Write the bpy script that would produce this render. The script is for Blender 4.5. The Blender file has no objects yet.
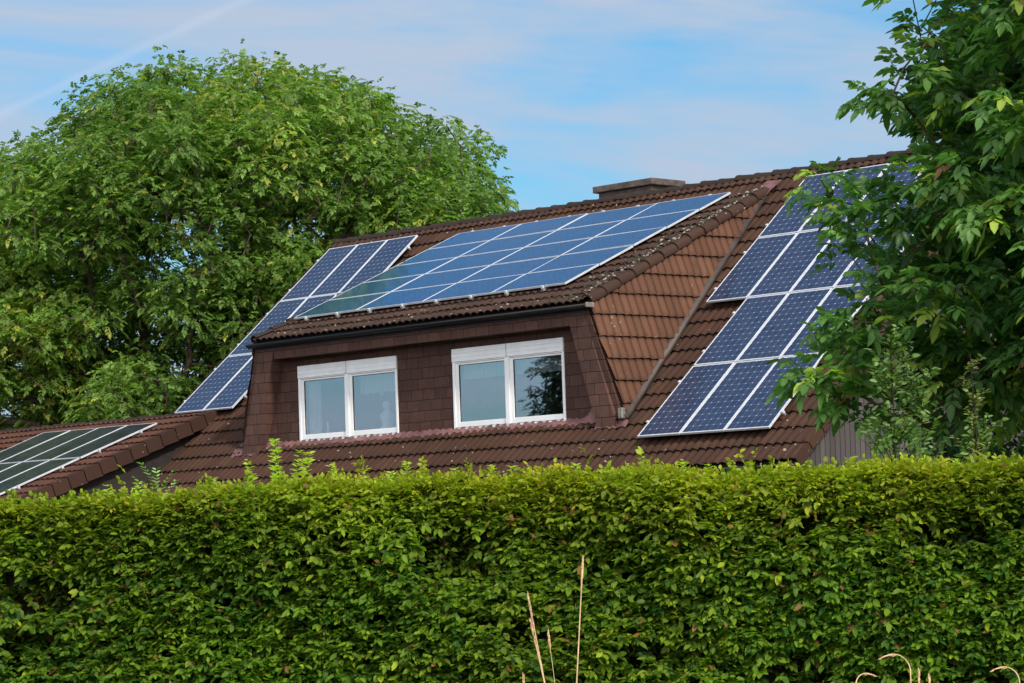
import bpy, bmesh, math, random
import numpy as np
from mathutils import Vector, Matrix, noise as mnoise

random.seed(7)
RNG = np.random.default_rng(11)
scene = bpy.context.scene
COL = scene.collection
PI = math.pi
V = Vector

# ------------------------------------------------------------------ helpers
def link(o, parent=None):
    COL.objects.link(o)
    if parent is not None:
        o.parent = parent
    return o

def tag(o, label=None, cat=None, group=None, kind=None):
    if label: o['label'] = label
    if cat: o['category'] = cat
    if group: o['group'] = group
    if kind: o['kind'] = kind
    return o

def empty(name, loc=(0, 0, 0), parent=None):
    o = bpy.data.objects.new(name, None)
    o.location = loc
    o.empty_display_size = 0.3
    return link(o, parent)

class MB:
    """collects vertices and faces, built as one mesh object"""
    def __init__(s): s.v = []; s.f = []
    def add(s, vs, fs):
        n = len(s.v); s.v += [tuple(p) for p in vs]; s.f += [tuple(i + n for i in f) for f in fs]; return s
    def box(s, a, b):
        (x0, y0, z0), (x1, y1, z1) = a, b
        vs = [(x0,y0,z0),(x1,y0,z0),(x1,y1,z0),(x0,y1,z0),(x0,y0,z1),(x1,y0,z1),(x1,y1,z1),(x0,y1,z1)]
        return s.add(vs, [(0,3,2,1),(4,5,6,7),(0,1,5,4),(1,2,6,5),(2,3,7,6),(3,0,4,7)])
    def hexa(s, lo, hi):
        """lo: 4 points ccw, hi: 4 points above them"""
        return s.add(list(lo) + list(hi), [(0,3,2,1),(4,5,6,7),(0,1,5,4),(1,2,6,5),(2,3,7,6),(3,0,4,7)])
    def tube(s, pts, rad, n=8, cap=True):
        pts = [V(p) for p in pts]
        if not hasattr(rad, '__len__'): rad = [rad] * len(pts)
        rings = []; up = None
        for i, p in enumerate(pts):
            d = (pts[min(i+1, len(pts)-1)] - pts[max(i-1, 0)]).normalized()
            if up is None:
                up = V((0,0,1)) if abs(d.z) < .9 else V((1,0,0))
            a = d.cross(up)
            if a.length < 1e-4: a = d.cross(V((1,0,0)))
            a.normalize(); b = a.cross(d).normalized(); up = b
            rings.append([p + (a*math.cos(2*PI*k/n) + b*math.sin(2*PI*k/n)) * rad[i] for k in range(n)])
        base = len(s.v)
        for r in rings: s.v += [tuple(q) for q in r]
        for i in range(len(rings)-1):
            for k in range(n):
                k2 = (k+1) % n
                s.f.append((base+i*n+k, base+i*n+k2, base+(i+1)*n+k2, base+(i+1)*n+k))
        if cap:
            s.f.append(tuple(base+k for k in range(n))[::-1])
            s.f.append(tuple(base+(len(rings)-1)*n+k for k in range(n)))
        return s
    def build(s, name, mat, parent=None, smooth=False, bevel=0):
        me = bpy.data.meshes.new(name)
        me.from_pydata(s.v, [], s.f); me.update()
        bm = bmesh.new(); bm.from_mesh(me)
        bmesh.ops.recalc_face_normals(bm, faces=bm.faces)
        if bevel:
            bmesh.ops.bevel(bm, geom=list(bm.edges), offset=bevel, segments=1, affect='EDGES', clamp_overlap=True)
        bm.to_mesh(me); bm.free()
        if smooth: me.polygons.foreach_set('use_smooth', [True]*len(me.polygons))
        me.materials.append(mat)
        return link(bpy.data.objects.new(name, me), parent)

def np_mesh(name, verts, faces_flat, loop_tot, mat, parent=None, col=None, smooth=False):
    """verts (N,3), faces_flat index array, loop_tot per-face counts, col (N,3) per-vertex colour"""
    me = bpy.data.meshes.new(name)
    me.vertices.add(len(verts)); me.vertices.foreach_set('co', np.asarray(verts, np.float32).ravel())
    me.loops.add(len(faces_flat)); me.loops.foreach_set('vertex_index', np.asarray(faces_flat, np.int32))
    loop_tot = np.asarray(loop_tot, np.int32)
    st = np.concatenate([[0], np.cumsum(loop_tot)[:-1]]).astype(np.int32)
    me.polygons.add(len(loop_tot)); me.polygons.foreach_set('loop_start', st); me.polygons.foreach_set('loop_total', loop_tot)
    if smooth: me.polygons.foreach_set('use_smooth', np.ones(len(loop_tot), bool))
    me.update(calc_edges=True)
    if col is not None:
        at = me.color_attributes.new('tint', 'FLOAT_COLOR', 'POINT')
        c = np.ones((len(verts), 4), np.float32); c[:, :3] = col
        at.data.foreach_set('color', c.ravel())
    me.materials.append(mat)
    return link(bpy.data.objects.new(name, me), parent)

# ------------------------------------------------------------------ materials
class NT:
    def __init__(s, name):
        s.m = bpy.data.materials.new(name); s.m.use_nodes = True
        s.t = s.m.node_tree; s.t.nodes.clear()
        s.out = s.t.nodes.new('ShaderNodeOutputMaterial')
    def n(s, typ, **kw):
        nd = s.t.nodes.new(typ)
        for k, v in kw.items():
            if k.startswith('i_'):
                key = k[2:].replace('_', ' ')
                nd.inputs[key].default_value = v
            else: setattr(nd, k, v)
        return nd
    def l(s, a, b): s.t.links.new(a, b)
    def val(s, x, sock):
        if isinstance(x, (int, float)): sock.default_value = x
        elif isinstance(x, (tuple, list)): sock.default_value = tuple(x) + ((1,) if len(x) == 3 and len(sock.default_value) == 4 else ())
        else: s.l(x, sock)
    def math(s, op, a, b=0.0, c=None):
        nd = s.n('ShaderNodeMath', operation=op); s.val(a, nd.inputs[0]); s.val(b, nd.inputs[1])
        if c is not None: s.val(c, nd.inputs[2])
        return nd.outputs[0]
    def mix(s, f, a, b, typ='MIX'):
        nd = s.n('ShaderNodeMix', data_type='RGBA', blend_type=typ)
        s.val(f, nd.inputs['Factor']); s.val(a, nd.inputs[6]); s.val(b, nd.inputs[7]); return nd.outputs[2]
    def noise(s, scale, vec=None, detail=4, rough=.55, dist=0):
        nd = s.n('ShaderNodeTexNoise'); nd.inputs['Scale'].default_value = scale
        nd.inputs['Detail'].default_value = detail; nd.inputs['Roughness'].default_value = rough; nd.inputs['Distortion'].default_value = dist
        if vec is not None: s.l(vec, nd.inputs['Vector'])
        return nd.outputs['Fac']
    def ramp(s, f, a, b, va=0.0, vb=1.0):
        nd = s.n('ShaderNodeMapRange'); s.val(f, nd.inputs[0])
        for i, x in enumerate((a, b, va, vb)): nd.inputs[i+1].default_value = x
        return nd.outputs[0]
    def bsdf(s, base, rough=.6, metal=0.0, spec=.5, normal=None, coat=0.0):
        p = s.n('ShaderNodeBsdfPrincipled')
        s.val(base, p.inputs['Base Color']); s.val(rough, p.inputs['Roughness']); s.val(metal, p.inputs['Metallic'])
        s.val(spec, p.inputs['Specular IOR Level'])
        if coat: p.inputs['Coat Weight'].default_value = coat
        if normal is not None: s.l(normal, p.inputs['Normal'])
        return p
    def bump(s, h, strength=.3, dist=.01):
        b = s.n('ShaderNodeBump'); b.inputs['Strength'].default_value = strength; b.inputs['Distance'].default_value = dist
        s.l(h, b.inputs['Height']); return b.outputs['Normal']
    def done(s, sh):
        s.l(sh, s.out.inputs['Surface']); return s.m

def simple_mat(name, col, rough=.6, metal=0.0, var=.12, scale=6.0, bump=0.0, spec=.5):
    t = NT(name); tc = t.n('ShaderNodeTexCoord').outputs['Object']
    n = t.noise(scale, tc, 5)
    dark = tuple(c*(1-var*1.6) for c in col); lite = tuple(min(1, c*(1+var)) for c in col)
    c = t.mix(t.ramp(n, .3, .7), dark, lite)
    nm = t.bump(t.noise(scale*8, tc, 3), bump, .01) if bump else None
    r = t.ramp(n, .2, .8, max(.02, rough-.08), min(1, rough+.08))
    return t.done(t.bsdf(c, r, metal, spec, nm).outputs[0])

def tile_mat(name, c0, c1, moss=.35, lichen=.5, dirt=.5):
    t = NT(name)
    tc = t.n('ShaderNodeTexCoord')
    uv = tc.outputs['UV']; ob = tc.outputs['Object']
    fl = t.n('ShaderNodeVectorMath', operation='FLOOR'); t.l(uv, fl.inputs[0])
    wn = t.n('ShaderNodeTexWhiteNoise', noise_dimensions='2D'); t.l(fl.outputs[0], wn.inputs['Vector'])
    c = t.mix(wn.outputs['Value'], c0, c1)
    # broad weathering
    big = t.noise(.55, ob, 5, .6)
    c = t.mix(t.ramp(big, .35, .7, 0, .55), c, tuple(x*.55 for x in c0))
    fine = t.noise(38, ob, 4, .7)
    c = t.mix(t.ramp(fine, .3, .75, 0, .5), c, tuple(x*.5 for x in c0))
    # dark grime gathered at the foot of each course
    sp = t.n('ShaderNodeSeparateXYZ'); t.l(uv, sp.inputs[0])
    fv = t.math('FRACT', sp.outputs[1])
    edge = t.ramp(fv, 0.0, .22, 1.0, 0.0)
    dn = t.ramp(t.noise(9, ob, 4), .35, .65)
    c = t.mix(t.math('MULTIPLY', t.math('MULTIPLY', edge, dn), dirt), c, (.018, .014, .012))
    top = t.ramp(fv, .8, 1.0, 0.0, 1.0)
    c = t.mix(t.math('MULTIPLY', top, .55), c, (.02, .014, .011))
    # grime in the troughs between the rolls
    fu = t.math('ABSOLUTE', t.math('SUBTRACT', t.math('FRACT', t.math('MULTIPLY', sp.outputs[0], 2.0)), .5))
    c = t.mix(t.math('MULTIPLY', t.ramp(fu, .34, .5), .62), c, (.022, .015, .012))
    # moss / algae film
    mo = t.ramp(t.noise(2.3, ob, 8, .75), .56, .72)
    c = t.mix(t.math('MULTIPLY', mo, moss), c, (.030, .028, .016))
    # pale lichen spots
    vo = t.n('ShaderNodeTexVoronoi', feature='F1'); vo.inputs['Scale'].default_value = 7.0; t.l(ob, vo.inputs['Vector'])
    ln = t.noise(1.7, ob, 3)
    thr = t.ramp(ln, .45, .75, .04, .24)
    sc = t.n('ShaderNodeSeparateColor'); t.l(vo.outputs['Color'], sc.inputs[0])
    keep = t.math('GREATER_THAN', sc.outputs[0], .55)
    spot = t.math('MULTIPLY', t.math('LESS_THAN', t.math('ADD', vo.outputs['Distance'], t.math('MULTIPLY', t.math('SUBTRACT', fine, .5), .25)), thr), keep)
    c = t.mix(t.math('MULTIPLY', spot, lichen), c, (.36, .32, .26))
    nm = t.bump(t.noise(90, ob, 3, .7), .35, .006)
    return t.done(t.bsdf(c, t.ramp(big, .3, .7, .7, .9), 0, .10, nm).outputs[0])

def shingle_mat(g=1.0):
    t = NT('fibre_shingles'); ob = t.n('ShaderNodeTexCoord').outputs['Object']
    sp = t.n('ShaderNodeSeparateXYZ'); t.l(ob, sp.inputs[0])
    cb = t.n('ShaderNodeCombineXYZ'); t.l(sp.outputs[0], cb.inputs[0]); t.l(t.math('ADD', sp.outputs[2], t.math('MULTIPLY', sp.outputs[1], .0)), cb.inputs[1])
    wob = t.noise(2.5, ob, 2)
    vm = t.n('ShaderNodeVectorMath', operation='ADD'); t.l(cb.outputs[0], vm.inputs[0])
    cc = t.n('ShaderNodeCombineXYZ'); t.l(t.math('MULTIPLY', t.math('SUBTRACT', wob, .5), .03), cc.inputs[0]); t.l(t.math('MULTIPLY', t.math('SUBTRACT', wob, .5), .02), cc.inputs[1]); t.l(cc.outputs[0], vm.inputs[1])
    br = t.n('ShaderNodeTexBrick'); br.offset = .37; br.offset_frequency = 2; br.squash = 1.35; br.squash_frequency = 3
    t.l(vm.outputs[0], br.inputs['Vector'])
    br.inputs['Scale'].default_value = 1.0; br.inputs['Brick Width'].default_value = .33; br.inputs['Row Height'].default_value = .205
    br.inputs['Mortar Size'].default_value = .0065; br.inputs['Mortar Smooth'].default_value = .3; br.inputs['Bias'].default_value = 0
    br.inputs['Color1'].default_value = (.128, .066, .052, 1); br.inputs['Color2'].default_value = (.086, .046, .038, 1); br.inputs['Mortar'].default_value = (.015, .010, .009, 1)
    n = t.noise(7, ob, 6, .65)
    c = t.mix(t.ramp(n, .35, .75, 0, .55), br.outputs['Color'], (.045, .028, .025))
    streak = t.n('ShaderNodeMapping'); streak.inputs['Scale'].default_value = (9, 9, 1.0); t.l(ob, streak.inputs[0])
    c = t.mix(t.ramp(t.noise(1.2, streak.outputs[0], 4), .55, .8, 0, .35), c, (.13, .085, .07))
    # each course leans out at its foot
    row = t.math('FRACT', t.math('DIVIDE', sp.outputs[2], .205))
    h = t.math('ADD', t.math('MULTIPLY', t.math('SUBTRACT', 1.0, row), .6), t.math('MULTIPLY', t.math('SUBTRACT', 1.0, br.outputs['Fac']), .8))
    nm = t.bump(h, .6, .012)
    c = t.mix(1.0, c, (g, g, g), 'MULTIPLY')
    return t.done(t.bsdf(c, .8, 0, .15, nm).outputs[0])

def cell_mat(name, base, line, grid=.6, rough=.08, diamond=1.0, tintvar=.15, spec=.5, bus=.35, dustamt=.12):
    t = NT(name); tc = t.n('ShaderNodeTexCoord'); uv = tc.outputs['UV']; ob = tc.outputs['Object']
    sp = t.n('ShaderNodeSeparateXYZ'); t.l(uv, sp.inputs[0])
    fx = t.math('FRACT', sp.outputs[0]); fy = t.math('FRACT', sp.outputs[1])
    ax = t.math('ABSOLUTE', t.math('SUBTRACT', fx, .5)); ay = t.math('ABSOLUTE', t.math('SUBTRACT', fy, .5))
    ln = t.math('GREATER_THAN', t.math('MAXIMUM', ax, ay), .484)
    dm = t.math('GREATER_THAN', t.math('ADD', ax, ay), .90)
    fl = t.n('ShaderNodeVectorMath', operation='FLOOR'); t.l(uv, fl.inputs[0])
    wn = t.n('ShaderNodeTexWhiteNoise', noise_dimensions='2D'); t.l(fl.outputs[0], wn.inputs['Vector'])
    c = t.mix(wn.outputs['Value'], tuple(x*(1-tintvar) for x in base), tuple(x*(1+tintvar) for x in base))
    b3 = t.math('ABSOLUTE', t.math('SUBTRACT', t.math('FRACT', t.math('MULTIPLY', fx, 3.0)), .5))
    c = t.mix(t.math('MULTIPLY', t.math('LESS_THAN', b3, .035), bus), c, line)
    c = t.mix(t.math('MULTIPLY', ln, grid), c, line)
    c = t.mix(t.math('MULTIPLY', dm, diamond), c, line)
    dust = t.noise(2.6, t.n('ShaderNodeNewGeometry').outputs['Position'], 8, .75)
    c = t.mix(t.ramp(dust, .42, .75, 0.0, dustamt), c, (.35, .36, .36))
    p = t.bsdf(c, t.ramp(dust, .3, .7, rough, rough+.07), 0, spec)
    return t.done(p.outputs[0])

def leaf_mat(name, trans=.35, rough=.42, gain=1.0, spec=.4):
    t = NT(name)
    at = t.n('ShaderNodeAttribute', attribute_name='tint')
    c = at.outputs['Color']
    if gain != 1.0:
        c = t.mix(1.0, c, (gain, gain, gain), 'MULTIPLY')
    p = t.bsdf(c, rough, 0, spec)
    tr = t.n('ShaderNodeBsdfTranslucent')
    t.l(t.mix(1.0, c, (1.35, 1.65, .55), 'MULTIPLY'), tr.inputs['Color'])
    mx = t.n('ShaderNodeMixShader'); mx.inputs[0].default_value = trans
    t.l(p.outputs[0], mx.inputs[1]); t.l(tr.outputs[0], mx.inputs[2])
    return t.done(mx.outputs[0])

def bark_mat(name, c0, c1):
    t = NT(name); ob = t.n('ShaderNodeTexCoord').outputs['Object']
    mp = t.n('ShaderNodeMapping'); mp.inputs['Scale'].default_value = (12, 12, 3); t.l(ob, mp.inputs[0])
    n = t.noise(1.5, mp.outputs[0], 7, .7, .4)
    return t.done(t.bsdf(t.mix(t.ramp(n, .35, .65), c0, c1), .9, 0, .2, t.bump(n, .7, .03)).outputs[0])

M = {}
M['tile'] = tile_mat('shaded_weathered_brown_tiles', (.088, .045, .030), (.054, .029, .021), moss=.8, lichen=.65, dirt=.8)  # base darkened to put the slope's shade into the colour, under moss and lichen
M['tile_side'] = tile_mat('sunlit_brown_tiles', (.158, .076, .046), (.108, .052, .033), moss=.55, lichen=.30, dirt=.55)  # same brown tiles, lighter: stronger sun on the right side put into the colour
M['tile_annex'] = tile_mat('annex_tiles', (.128, .058, .040), (.086, .040, .029), moss=.45, lichen=.55, dirt=.7)
M['tile_dormer'] = tile_mat('dormer_tiles', (.088, .050, .037), (.056, .034, .027), moss=.9, lichen=.8, dirt=.85)
M['cap'] = tile_mat('ridge_caps', (.085, .065, .055), (.060, .048, .042), moss=.8, lichen=.75, dirt=.5)
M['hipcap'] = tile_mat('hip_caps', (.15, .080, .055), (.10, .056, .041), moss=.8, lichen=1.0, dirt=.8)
M['valley'] = simple_mat('valley_strip', (.070, .052, .045), .6, 0, .3, 2.5, .3)
M['shingle'] = shingle_mat(.80); M['shingle_frame'] = shingle_mat(1.02)  # wall tone darker than the frame: shade of the recess put into the colour
M['lead'] = simple_mat('pink_flashing', (.215, .105, .100), .5, .15, .35, 5, .5)
M['gutter'] = simple_mat('dark_gutter', (.012, .012, .014), .42, .3, .2, 3)
M['gutter_end'] = simple_mat('gutter_end_metal', (.30, .27, .24), .5, .4, .25, 9)
M['pvc'] = simple_mat('white_window_plastic', (.88, .89, .90), .35, 0, .04, 2)
M['pvcgrey'] = simple_mat('shutter_box_plastic', (.87, .88, .90), .4, 0, .06, 3)
M['seal'] = simple_mat('rubber_seal', (.02, .02, .022), .6)
M['alu'] = simple_mat('silver_aluminium', (.66, .68, .72), .4, .2, .08, 4)
M['alu_dull'] = simple_mat('dull_aluminium', (.40, .39, .38), .5, .5, .15, 8)
M['alu_dark'] = simple_mat('dark_side_frame', (.30, .31, .33), .45, .6, .08, 4)
M['cells'] = cell_mat('blue_monocrystalline_cells', (.020, .034, .076), (.40, .46, .56), .36, .10, 1.0, .10, .42, .10, .05)
M['cells_dormer'] = cell_mat('deep_blue_cells', (.003, .034, .110), (.10, .26, .50), .34, .04, .6, .2, .55, .3, .03)
M['cells_black'] = cell_mat('black_cells', (.014, .019, .029), (.11, .13, .16), .6, .14, .4, .1, .14, .2)
M['back'] = simple_mat('panel_backsheet', (.10, .10, .11), .7)
M['concrete'] = simple_mat('weathered_concrete', (.105, .080, .066), .85, 0, .35, 6, .6)
M['plaster'] = simple_mat('grey_plaster', (.30, .27, .24), .85, 0, .1, 3, .3)
M['annexwall'] = simple_mat('dark_brown_boarding', (.022, .015, .013), .8, 0, .3, 5, .4)
M['soffit'] = simple_mat('dark_soffit_boards', (.035, .024, .020), .8, 0, .2, 5)
M['interior'] = simple_mat('room_wall', (.16, .15, .14), .9)
M['hedge'] = leaf_mat('hornbeam_leaf', .45, .5, 1.0, .25)
M['leaf_far'] = leaf_mat('walnut_leaf_far', .45, .5, 1.0, .3)
M['leaf_near'] = leaf_mat('walnut_leaf_near', .46, .40, 1.0, .4)
M['leaf_small'] = leaf_mat('sapling_leaf', .35, .45)
M['bark'] = bark_mat('walnut_bark', (.055, .042, .032), (.13, .10, .078))
M['twig_core'] = bark_mat('twigs_and_shade_core', (.009, .010, .004), (.028, .024, .012))  # real twigs, and the near-black core that stands for shade inside the hedge

def wood_mat():
    t = NT('grey_vertical_boards'); ob = t.n('ShaderNodeTexCoord').outputs['Object']
    sp = t.n('ShaderNodeSeparateXYZ'); t.l(ob, sp.inputs[0])
    k = t.math('DIVIDE', sp.outputs[1], .13)
    wn = t.n('ShaderNodeTexWhiteNoise', noise_dimensions='1D'); t.l(t.math('FLOOR', k), wn.inputs['W'])
    c = t.mix(wn.outputs['Value'], (.115, .102, .100), (.070, .061, .060))
    mp = t.n('ShaderNodeMapping'); mp.inputs['Scale'].default_value = (20, 20, .9); t.l(ob, mp.inputs[0])
    g = t.noise(2.2, mp.outputs[0], 6, .7)
    c = t.mix(t.ramp(g, .35, .7, 0, .6), c, (.055, .046, .042))
    gap = t.math('GREATER_THAN', t.math('ABSOLUTE', t.math('SUBTRACT', t.math('FRACT', k), .5)), .45)
    c = t.mix(gap, c, (.012, .01, .01))
    h = t.math('SUBTRACT', g, gap)
    return t.done(t.bsdf(c, .85, 0, .2, t.bump(h, .6, .01)).outputs[0])
M['boards'] = wood_mat()

def ground_mat():
    t = NT('meadow_ground'); ob = t.n('ShaderNodeTexCoord').outputs['Object']
    n = t.noise(.8, ob, 8, .7)
    c = t.mix(t.ramp(n, .35, .65), (.035, .055, .018), (.085, .080, .035))
    return t.done(t.bsdf(c, .95, 0, .1, t.bump(t.noise(14, ob, 5), .8, .05)).outputs[0])
M['ground'] = ground_mat()

def glass_mat():
    t = NT('window_glass')
    ob = t.n('ShaderNodeTexCoord').outputs['Object']
    gl = t.n('ShaderNodeBsdfGlossy'); gl.inputs['Roughness'].default_value = .015; gl.inputs['Color'].default_value = (.90, .93, .96, 1)
    t.l(t.bump(t.noise(.9, ob, 1), .10, .02), gl.inputs['Normal'])
    tr = t.n('ShaderNodeBsdfTransparent'); tr.inputs['Color'].default_value = (.86, .89, .90, 1)
    mx = t.n('ShaderNodeMixShader'); mx.inputs[0].default_value = .38
    t.l(tr.outputs[0], mx.inputs[1]); t.l(gl.outputs[0], mx.inputs[2])
    return t.done(mx.outputs[0])
M['glass'] = glass_mat()

def net_mat():
    t = NT('net_curtain'); ob = t.n('ShaderNodeTexCoord').outputs['Object']
    sp = t.n('ShaderNodeSeparateXYZ'); t.l(ob, sp.inputs[0])
    d = t.n('ShaderNodeBsdfDiffuse'); d.inputs['Color'].default_value = (.85, .87, .88, 1)
    tl = t.n('ShaderNodeBsdfTranslucent'); tl.inputs['Color'].default_value = (.85, .87, .88, 1)
    m = t.n('ShaderNodeMixShader'); m.inputs[0].default_value = .4; t.l(d.outputs[0], m.inputs[1]); t.l(tl.outputs[0], m.inputs[2])
    return t.done(m.outputs[0])
M['net'] = net_mat()
M['porcelain'] = simple_mat('white_porcelain', (.85, .85, .86), .3)
M['straw'] = simple_mat('dry_straw', (.66, .44, .24), .7, 0, .2, 20)

# ------------------------------------------------------------------ camera axes of the site (levelled view axis, for laying out the garden)
CAM = V((33.799, -35.225, -1.9144))
AF = V((-.72248, .69139, 0)); AR = V((.69139, .72248, 0))
GROUND = -3.5
def site(d, l, z=None):
    """d metres up the garden, l metres to the side, z above eye height"""
    p = CAM + AF*d + AR*l
    return V((p.x, p.y, CAM.z + (z or 0)))

# ------------------------------------------------------------------ setting
def ground():
    n = 60; L = 400
    xs = np.linspace(-1, 1, n); xs = np.sign(xs)*np.abs(xs)**2*L
    v = []; f = []
    for j, y in enumerate(xs):
        for i, x in enumerate(xs):
            v.append((x, y, GROUND + .06*math.sin(x*.21)*math.cos(y*.17)))
    for j in range(n-1):
        for i in range(n-1):
            a = j*n+i; f.append((a, a+1, a+n+1, a+n))
    o = MB().add(v, f).build('ground', M['ground'], None, True); tag(o, kind='structure')
ground()

# ------------------------------------------------------------------ tiled sheets
TW, TH = .375, .42
def tile_sheet(name, O, ud, nrm, u0, u1, v0, v1, mat, parent, clip=None, hole=None, seed=1, lift=.036, wave=.046, res=6, planes=()):
    """wavy pantiles on the plane through O; u along the eaves, v up the slope"""
    O = V(O); ud = V(ud).normalized(); nrm = V(nrm).normalized(); vd = nrm.cross(ud).normalized()
    if vd.z < 0: vd = -vd
    rr = np.random.default_rng(seed)
    du = TW/2/res
    nu = int(round((u1-u0)/du)) + 1
    us = u0 + np.arange(nu)*du
    nc = int(math.ceil((v1-v0)/TH))
    ti = np.floor((us-u0)/TW).astype(int)
    tr = rr.normal(0, 1, (nc+1, ti.max()+2))
    skew = rr.normal(0, 1, (nc+1, ti.max()+2))
    ph = (us-u0)/(TW/2)*2*PI
    w = wave*(np.abs(np.sin(ph/2))**.75)
    # valley side seam between neighbouring tiles
    rows = []; vv = []
    for k in range(nc):
        tj = tr[k, ti]*.0025; sk = skew[k, ti]*.004
        a = v0 + k*TH; b = min(v0+(k+1)*TH, v1+.02)
        sag = .006*np.sin((us-u0)*.9+k*.3+seed)
        lip = a - .012 + sk*.8
        rows.append((us, lip, w + lift + tj + sag - .020))   # under side of the lip
        rows.append((us, lip-.002, w + lift + tj + sag))
        rows.append((us, np.full(nu, (a*.75+b*.25)), w + lift*.78 + tj*.7 + sag))
        rows.append((us, np.full(nu, b - .001), w*1.0 + sag))
        vv += [k+.0005, k+.02, k+.27, k+.999]
    R = len(rows)
    Oa, ua, va, na = [np.array(x) for x in (O, ud, vd, nrm)]
    P = np.zeros((R, nu, 3)); UV = np.zeros((R, nu, 2))
    for r, (uu, v_, h) in enumerate(rows):
        P[r] = Oa + np.outer(uu, ua) + np.outer(v_, va) + np.outer(h, na)
        UV[r, :, 0] = (us-u0)/TW + .001; UV[r, :, 1] = vv[r]
    idx = np.arange(R*nu).reshape(R, nu)
    a = idx[:-1, :-1]; b = idx[:-1, 1:]; c = idx[1:, 1:]; d = idx[1:, :-1]
    F = np.stack([a, b, c, d], -1).reshape(-1, 4)
    # drop the hidden connection quads only where asked by a hole
    uc = (np.tile(us[:-1], (R-1, 1)) + du/2).ravel()
    vc = np.repeat(np.array([np.mean(rows[r][1]) for r in range(R-1)]), nu-1)
    keep = np.ones(len(F), bool)
    if hole is not None: keep &= ~hole(uc, vc)
    if clip is not None: keep &= clip(uc, vc)
    F = F[keep]
    Pf = P.reshape(-1, 3)
    used = np.unique(F); remap = -np.ones(len(Pf), int); remap[used] = np.arange(len(used))
    F = remap[F]; Pf = Pf[used]; UVf = UV.reshape(-1, 2)[used]
    if np.dot(np.cross(Pf[F[0][1]]-Pf[F[0][0]], Pf[F[0][3]]-Pf[F[0][0]]), na) < 0: F = F[:, ::-1]
    o = np_mesh(name, Pf, F.ravel(), np.full(len(F), 4), mat, parent, smooth=False)
    me = o.data; uvl = me.uv_layers.new(name='UVMap'); uvl.data.foreach_set('uv', UVf[F.ravel()].astype(np.float32).ravel())
    if planes:
        bm = bmesh.new(); bm.from_mesh(me)
        for (co, no) in planes:   # keep the side the normal points away from
            bmesh.ops.bisect_plane(bm, geom=bm.verts[:]+bm.edges[:]+bm.faces[:], plane_co=co, plane_no=no, clear_outer=True, clear_inner=False)
        bm.to_mesh(me); bm.free()
    # smooth along the wave but keep the steps: mark smooth, sharp by angle
    me.polygons.foreach_set('use_smooth', np.ones(len(me.polygons), bool))
    try: me.set_sharp_from_angle(angle=math.radians(38))
    except Exception: pass
    return o

def caps(name, pts, r, mat, parent, n_ang=7, step=.38, spread=PI*.5, lift=.035, up=None):
    """overlapping half round capping tiles along a line, laid from the first point upward"""
    a, b = V(pts[0]), V(pts[1]); d = (b-a); L = d.length; d.normalize()
    up = V(up) if up else V((0,0,1)); side = d.cross(up).normalized(); up = side.cross(d).normalized()
    n = max(1, int(round(L/step))); st = L/n
    m = MB(); uvs = []; rr = random.Random(len(name)+n)
    for k in range(n):
        j = rr.uniform(-.008, .008); jl = rr.uniform(-.01, .01)
        secs = []
        for (t, rad, h) in ((-.03, r*1.05, lift*.75+j), (.02, r*1.05, lift*.72+j), (.06, r*1.01, lift*.6+j), (st*.98, r*.95, j)):
            c = a + d*(k*st + t) + side*jl
            for q in (0, .018):
                secs.append([c + up*(h - q) + side*math.sin(x)*(rad-q) + up*(math.cos(x)*(rad-q)*.85) for x in [(-1+2*i/(n_ang-1))*spread for i in range(n_ang)]])
        outer = secs[0::2]; inner = secs[1::2]
        base = len(m.v)
        for s_ in outer: m.v += [tuple(p) for p in s_]
        m.v += [tuple(p) for p in inner[0]]
        for i in range(len(outer)-1):
            for q in range(n_ang-1):
                A = base+i*n_ang+q; m.f.append((A, A+1, A+n_ang+1, A+n_ang)); uvs.append(k)
        ib = base+len(outer)*n_ang
        for q in range(n_ang-1): m.f.append((base+q, ib+q, ib+q+1, base+q+1)); uvs.append(k)
    me = bpy.data.meshes.new(name); me.from_pydata(m.v, [], m.f); me.update()
    uvl = me.uv_layers.new(name='UVMap')
    for p in me.polygons:
        for li in p.loop_indices:
            co = me.vertices[me.loops[li].vertex_index].co
            tt = ((V(co)-a).dot(d)/st)
            uvl.data[li].uv = (uvs[p.index]+.5, uvs[p.index]*1.0 + min(.75, max(.3, tt-uvs[p.index])))
    me.polygons.foreach_set('use_smooth', [True]*len(me.polygons))
    try: me.set_sharp_from_angle(angle=math.radians(50))
    except Exception: pass
    me.materials.append(mat)
    return link(bpy.data.objects.new(name, me), parent)

def gutter(name, a, b, r, mat, parent, endmat=None):
    a, b = V(a), V(b); d = (b-a).normalized(); side = V((d.y, -d.x, 0)).normalized(); up = V((0,0,1))
    m = MB(); n = 9
    def ring(p, rr_): return [p + side*math.cos(x)*rr_ - up*math.sin(x)*rr_ for x in [PI*i/(n-1) for i in range(n)]]
    base = 0
    for p in (a, b):
        m.v += [tuple(q) for q in ring(p, r)]
    for p in (a, b):
        m.v += [tuple(q) for q in ring(p, r-.006)]
    for i in range(n-1):
        m.f.append((i, i+1, n+i+1, n+i)); m.f.append((2*n+i, 3*n+i, 3*n+i+1, 2*n+i+1))
    m.f.append((0, n, 3*n, 2*n)); m.f.append((n-1, 2*n+n-1, 3*n+n-1, n+n-1))
    m.f.append(tuple(range(n))); m.f.append(tuple(range(n, 2*n)))
    # rolled front lip
    m.tube([a + side*r, b + side*r], .012, 6)
    return m.build(name, mat, parent, True)

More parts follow.
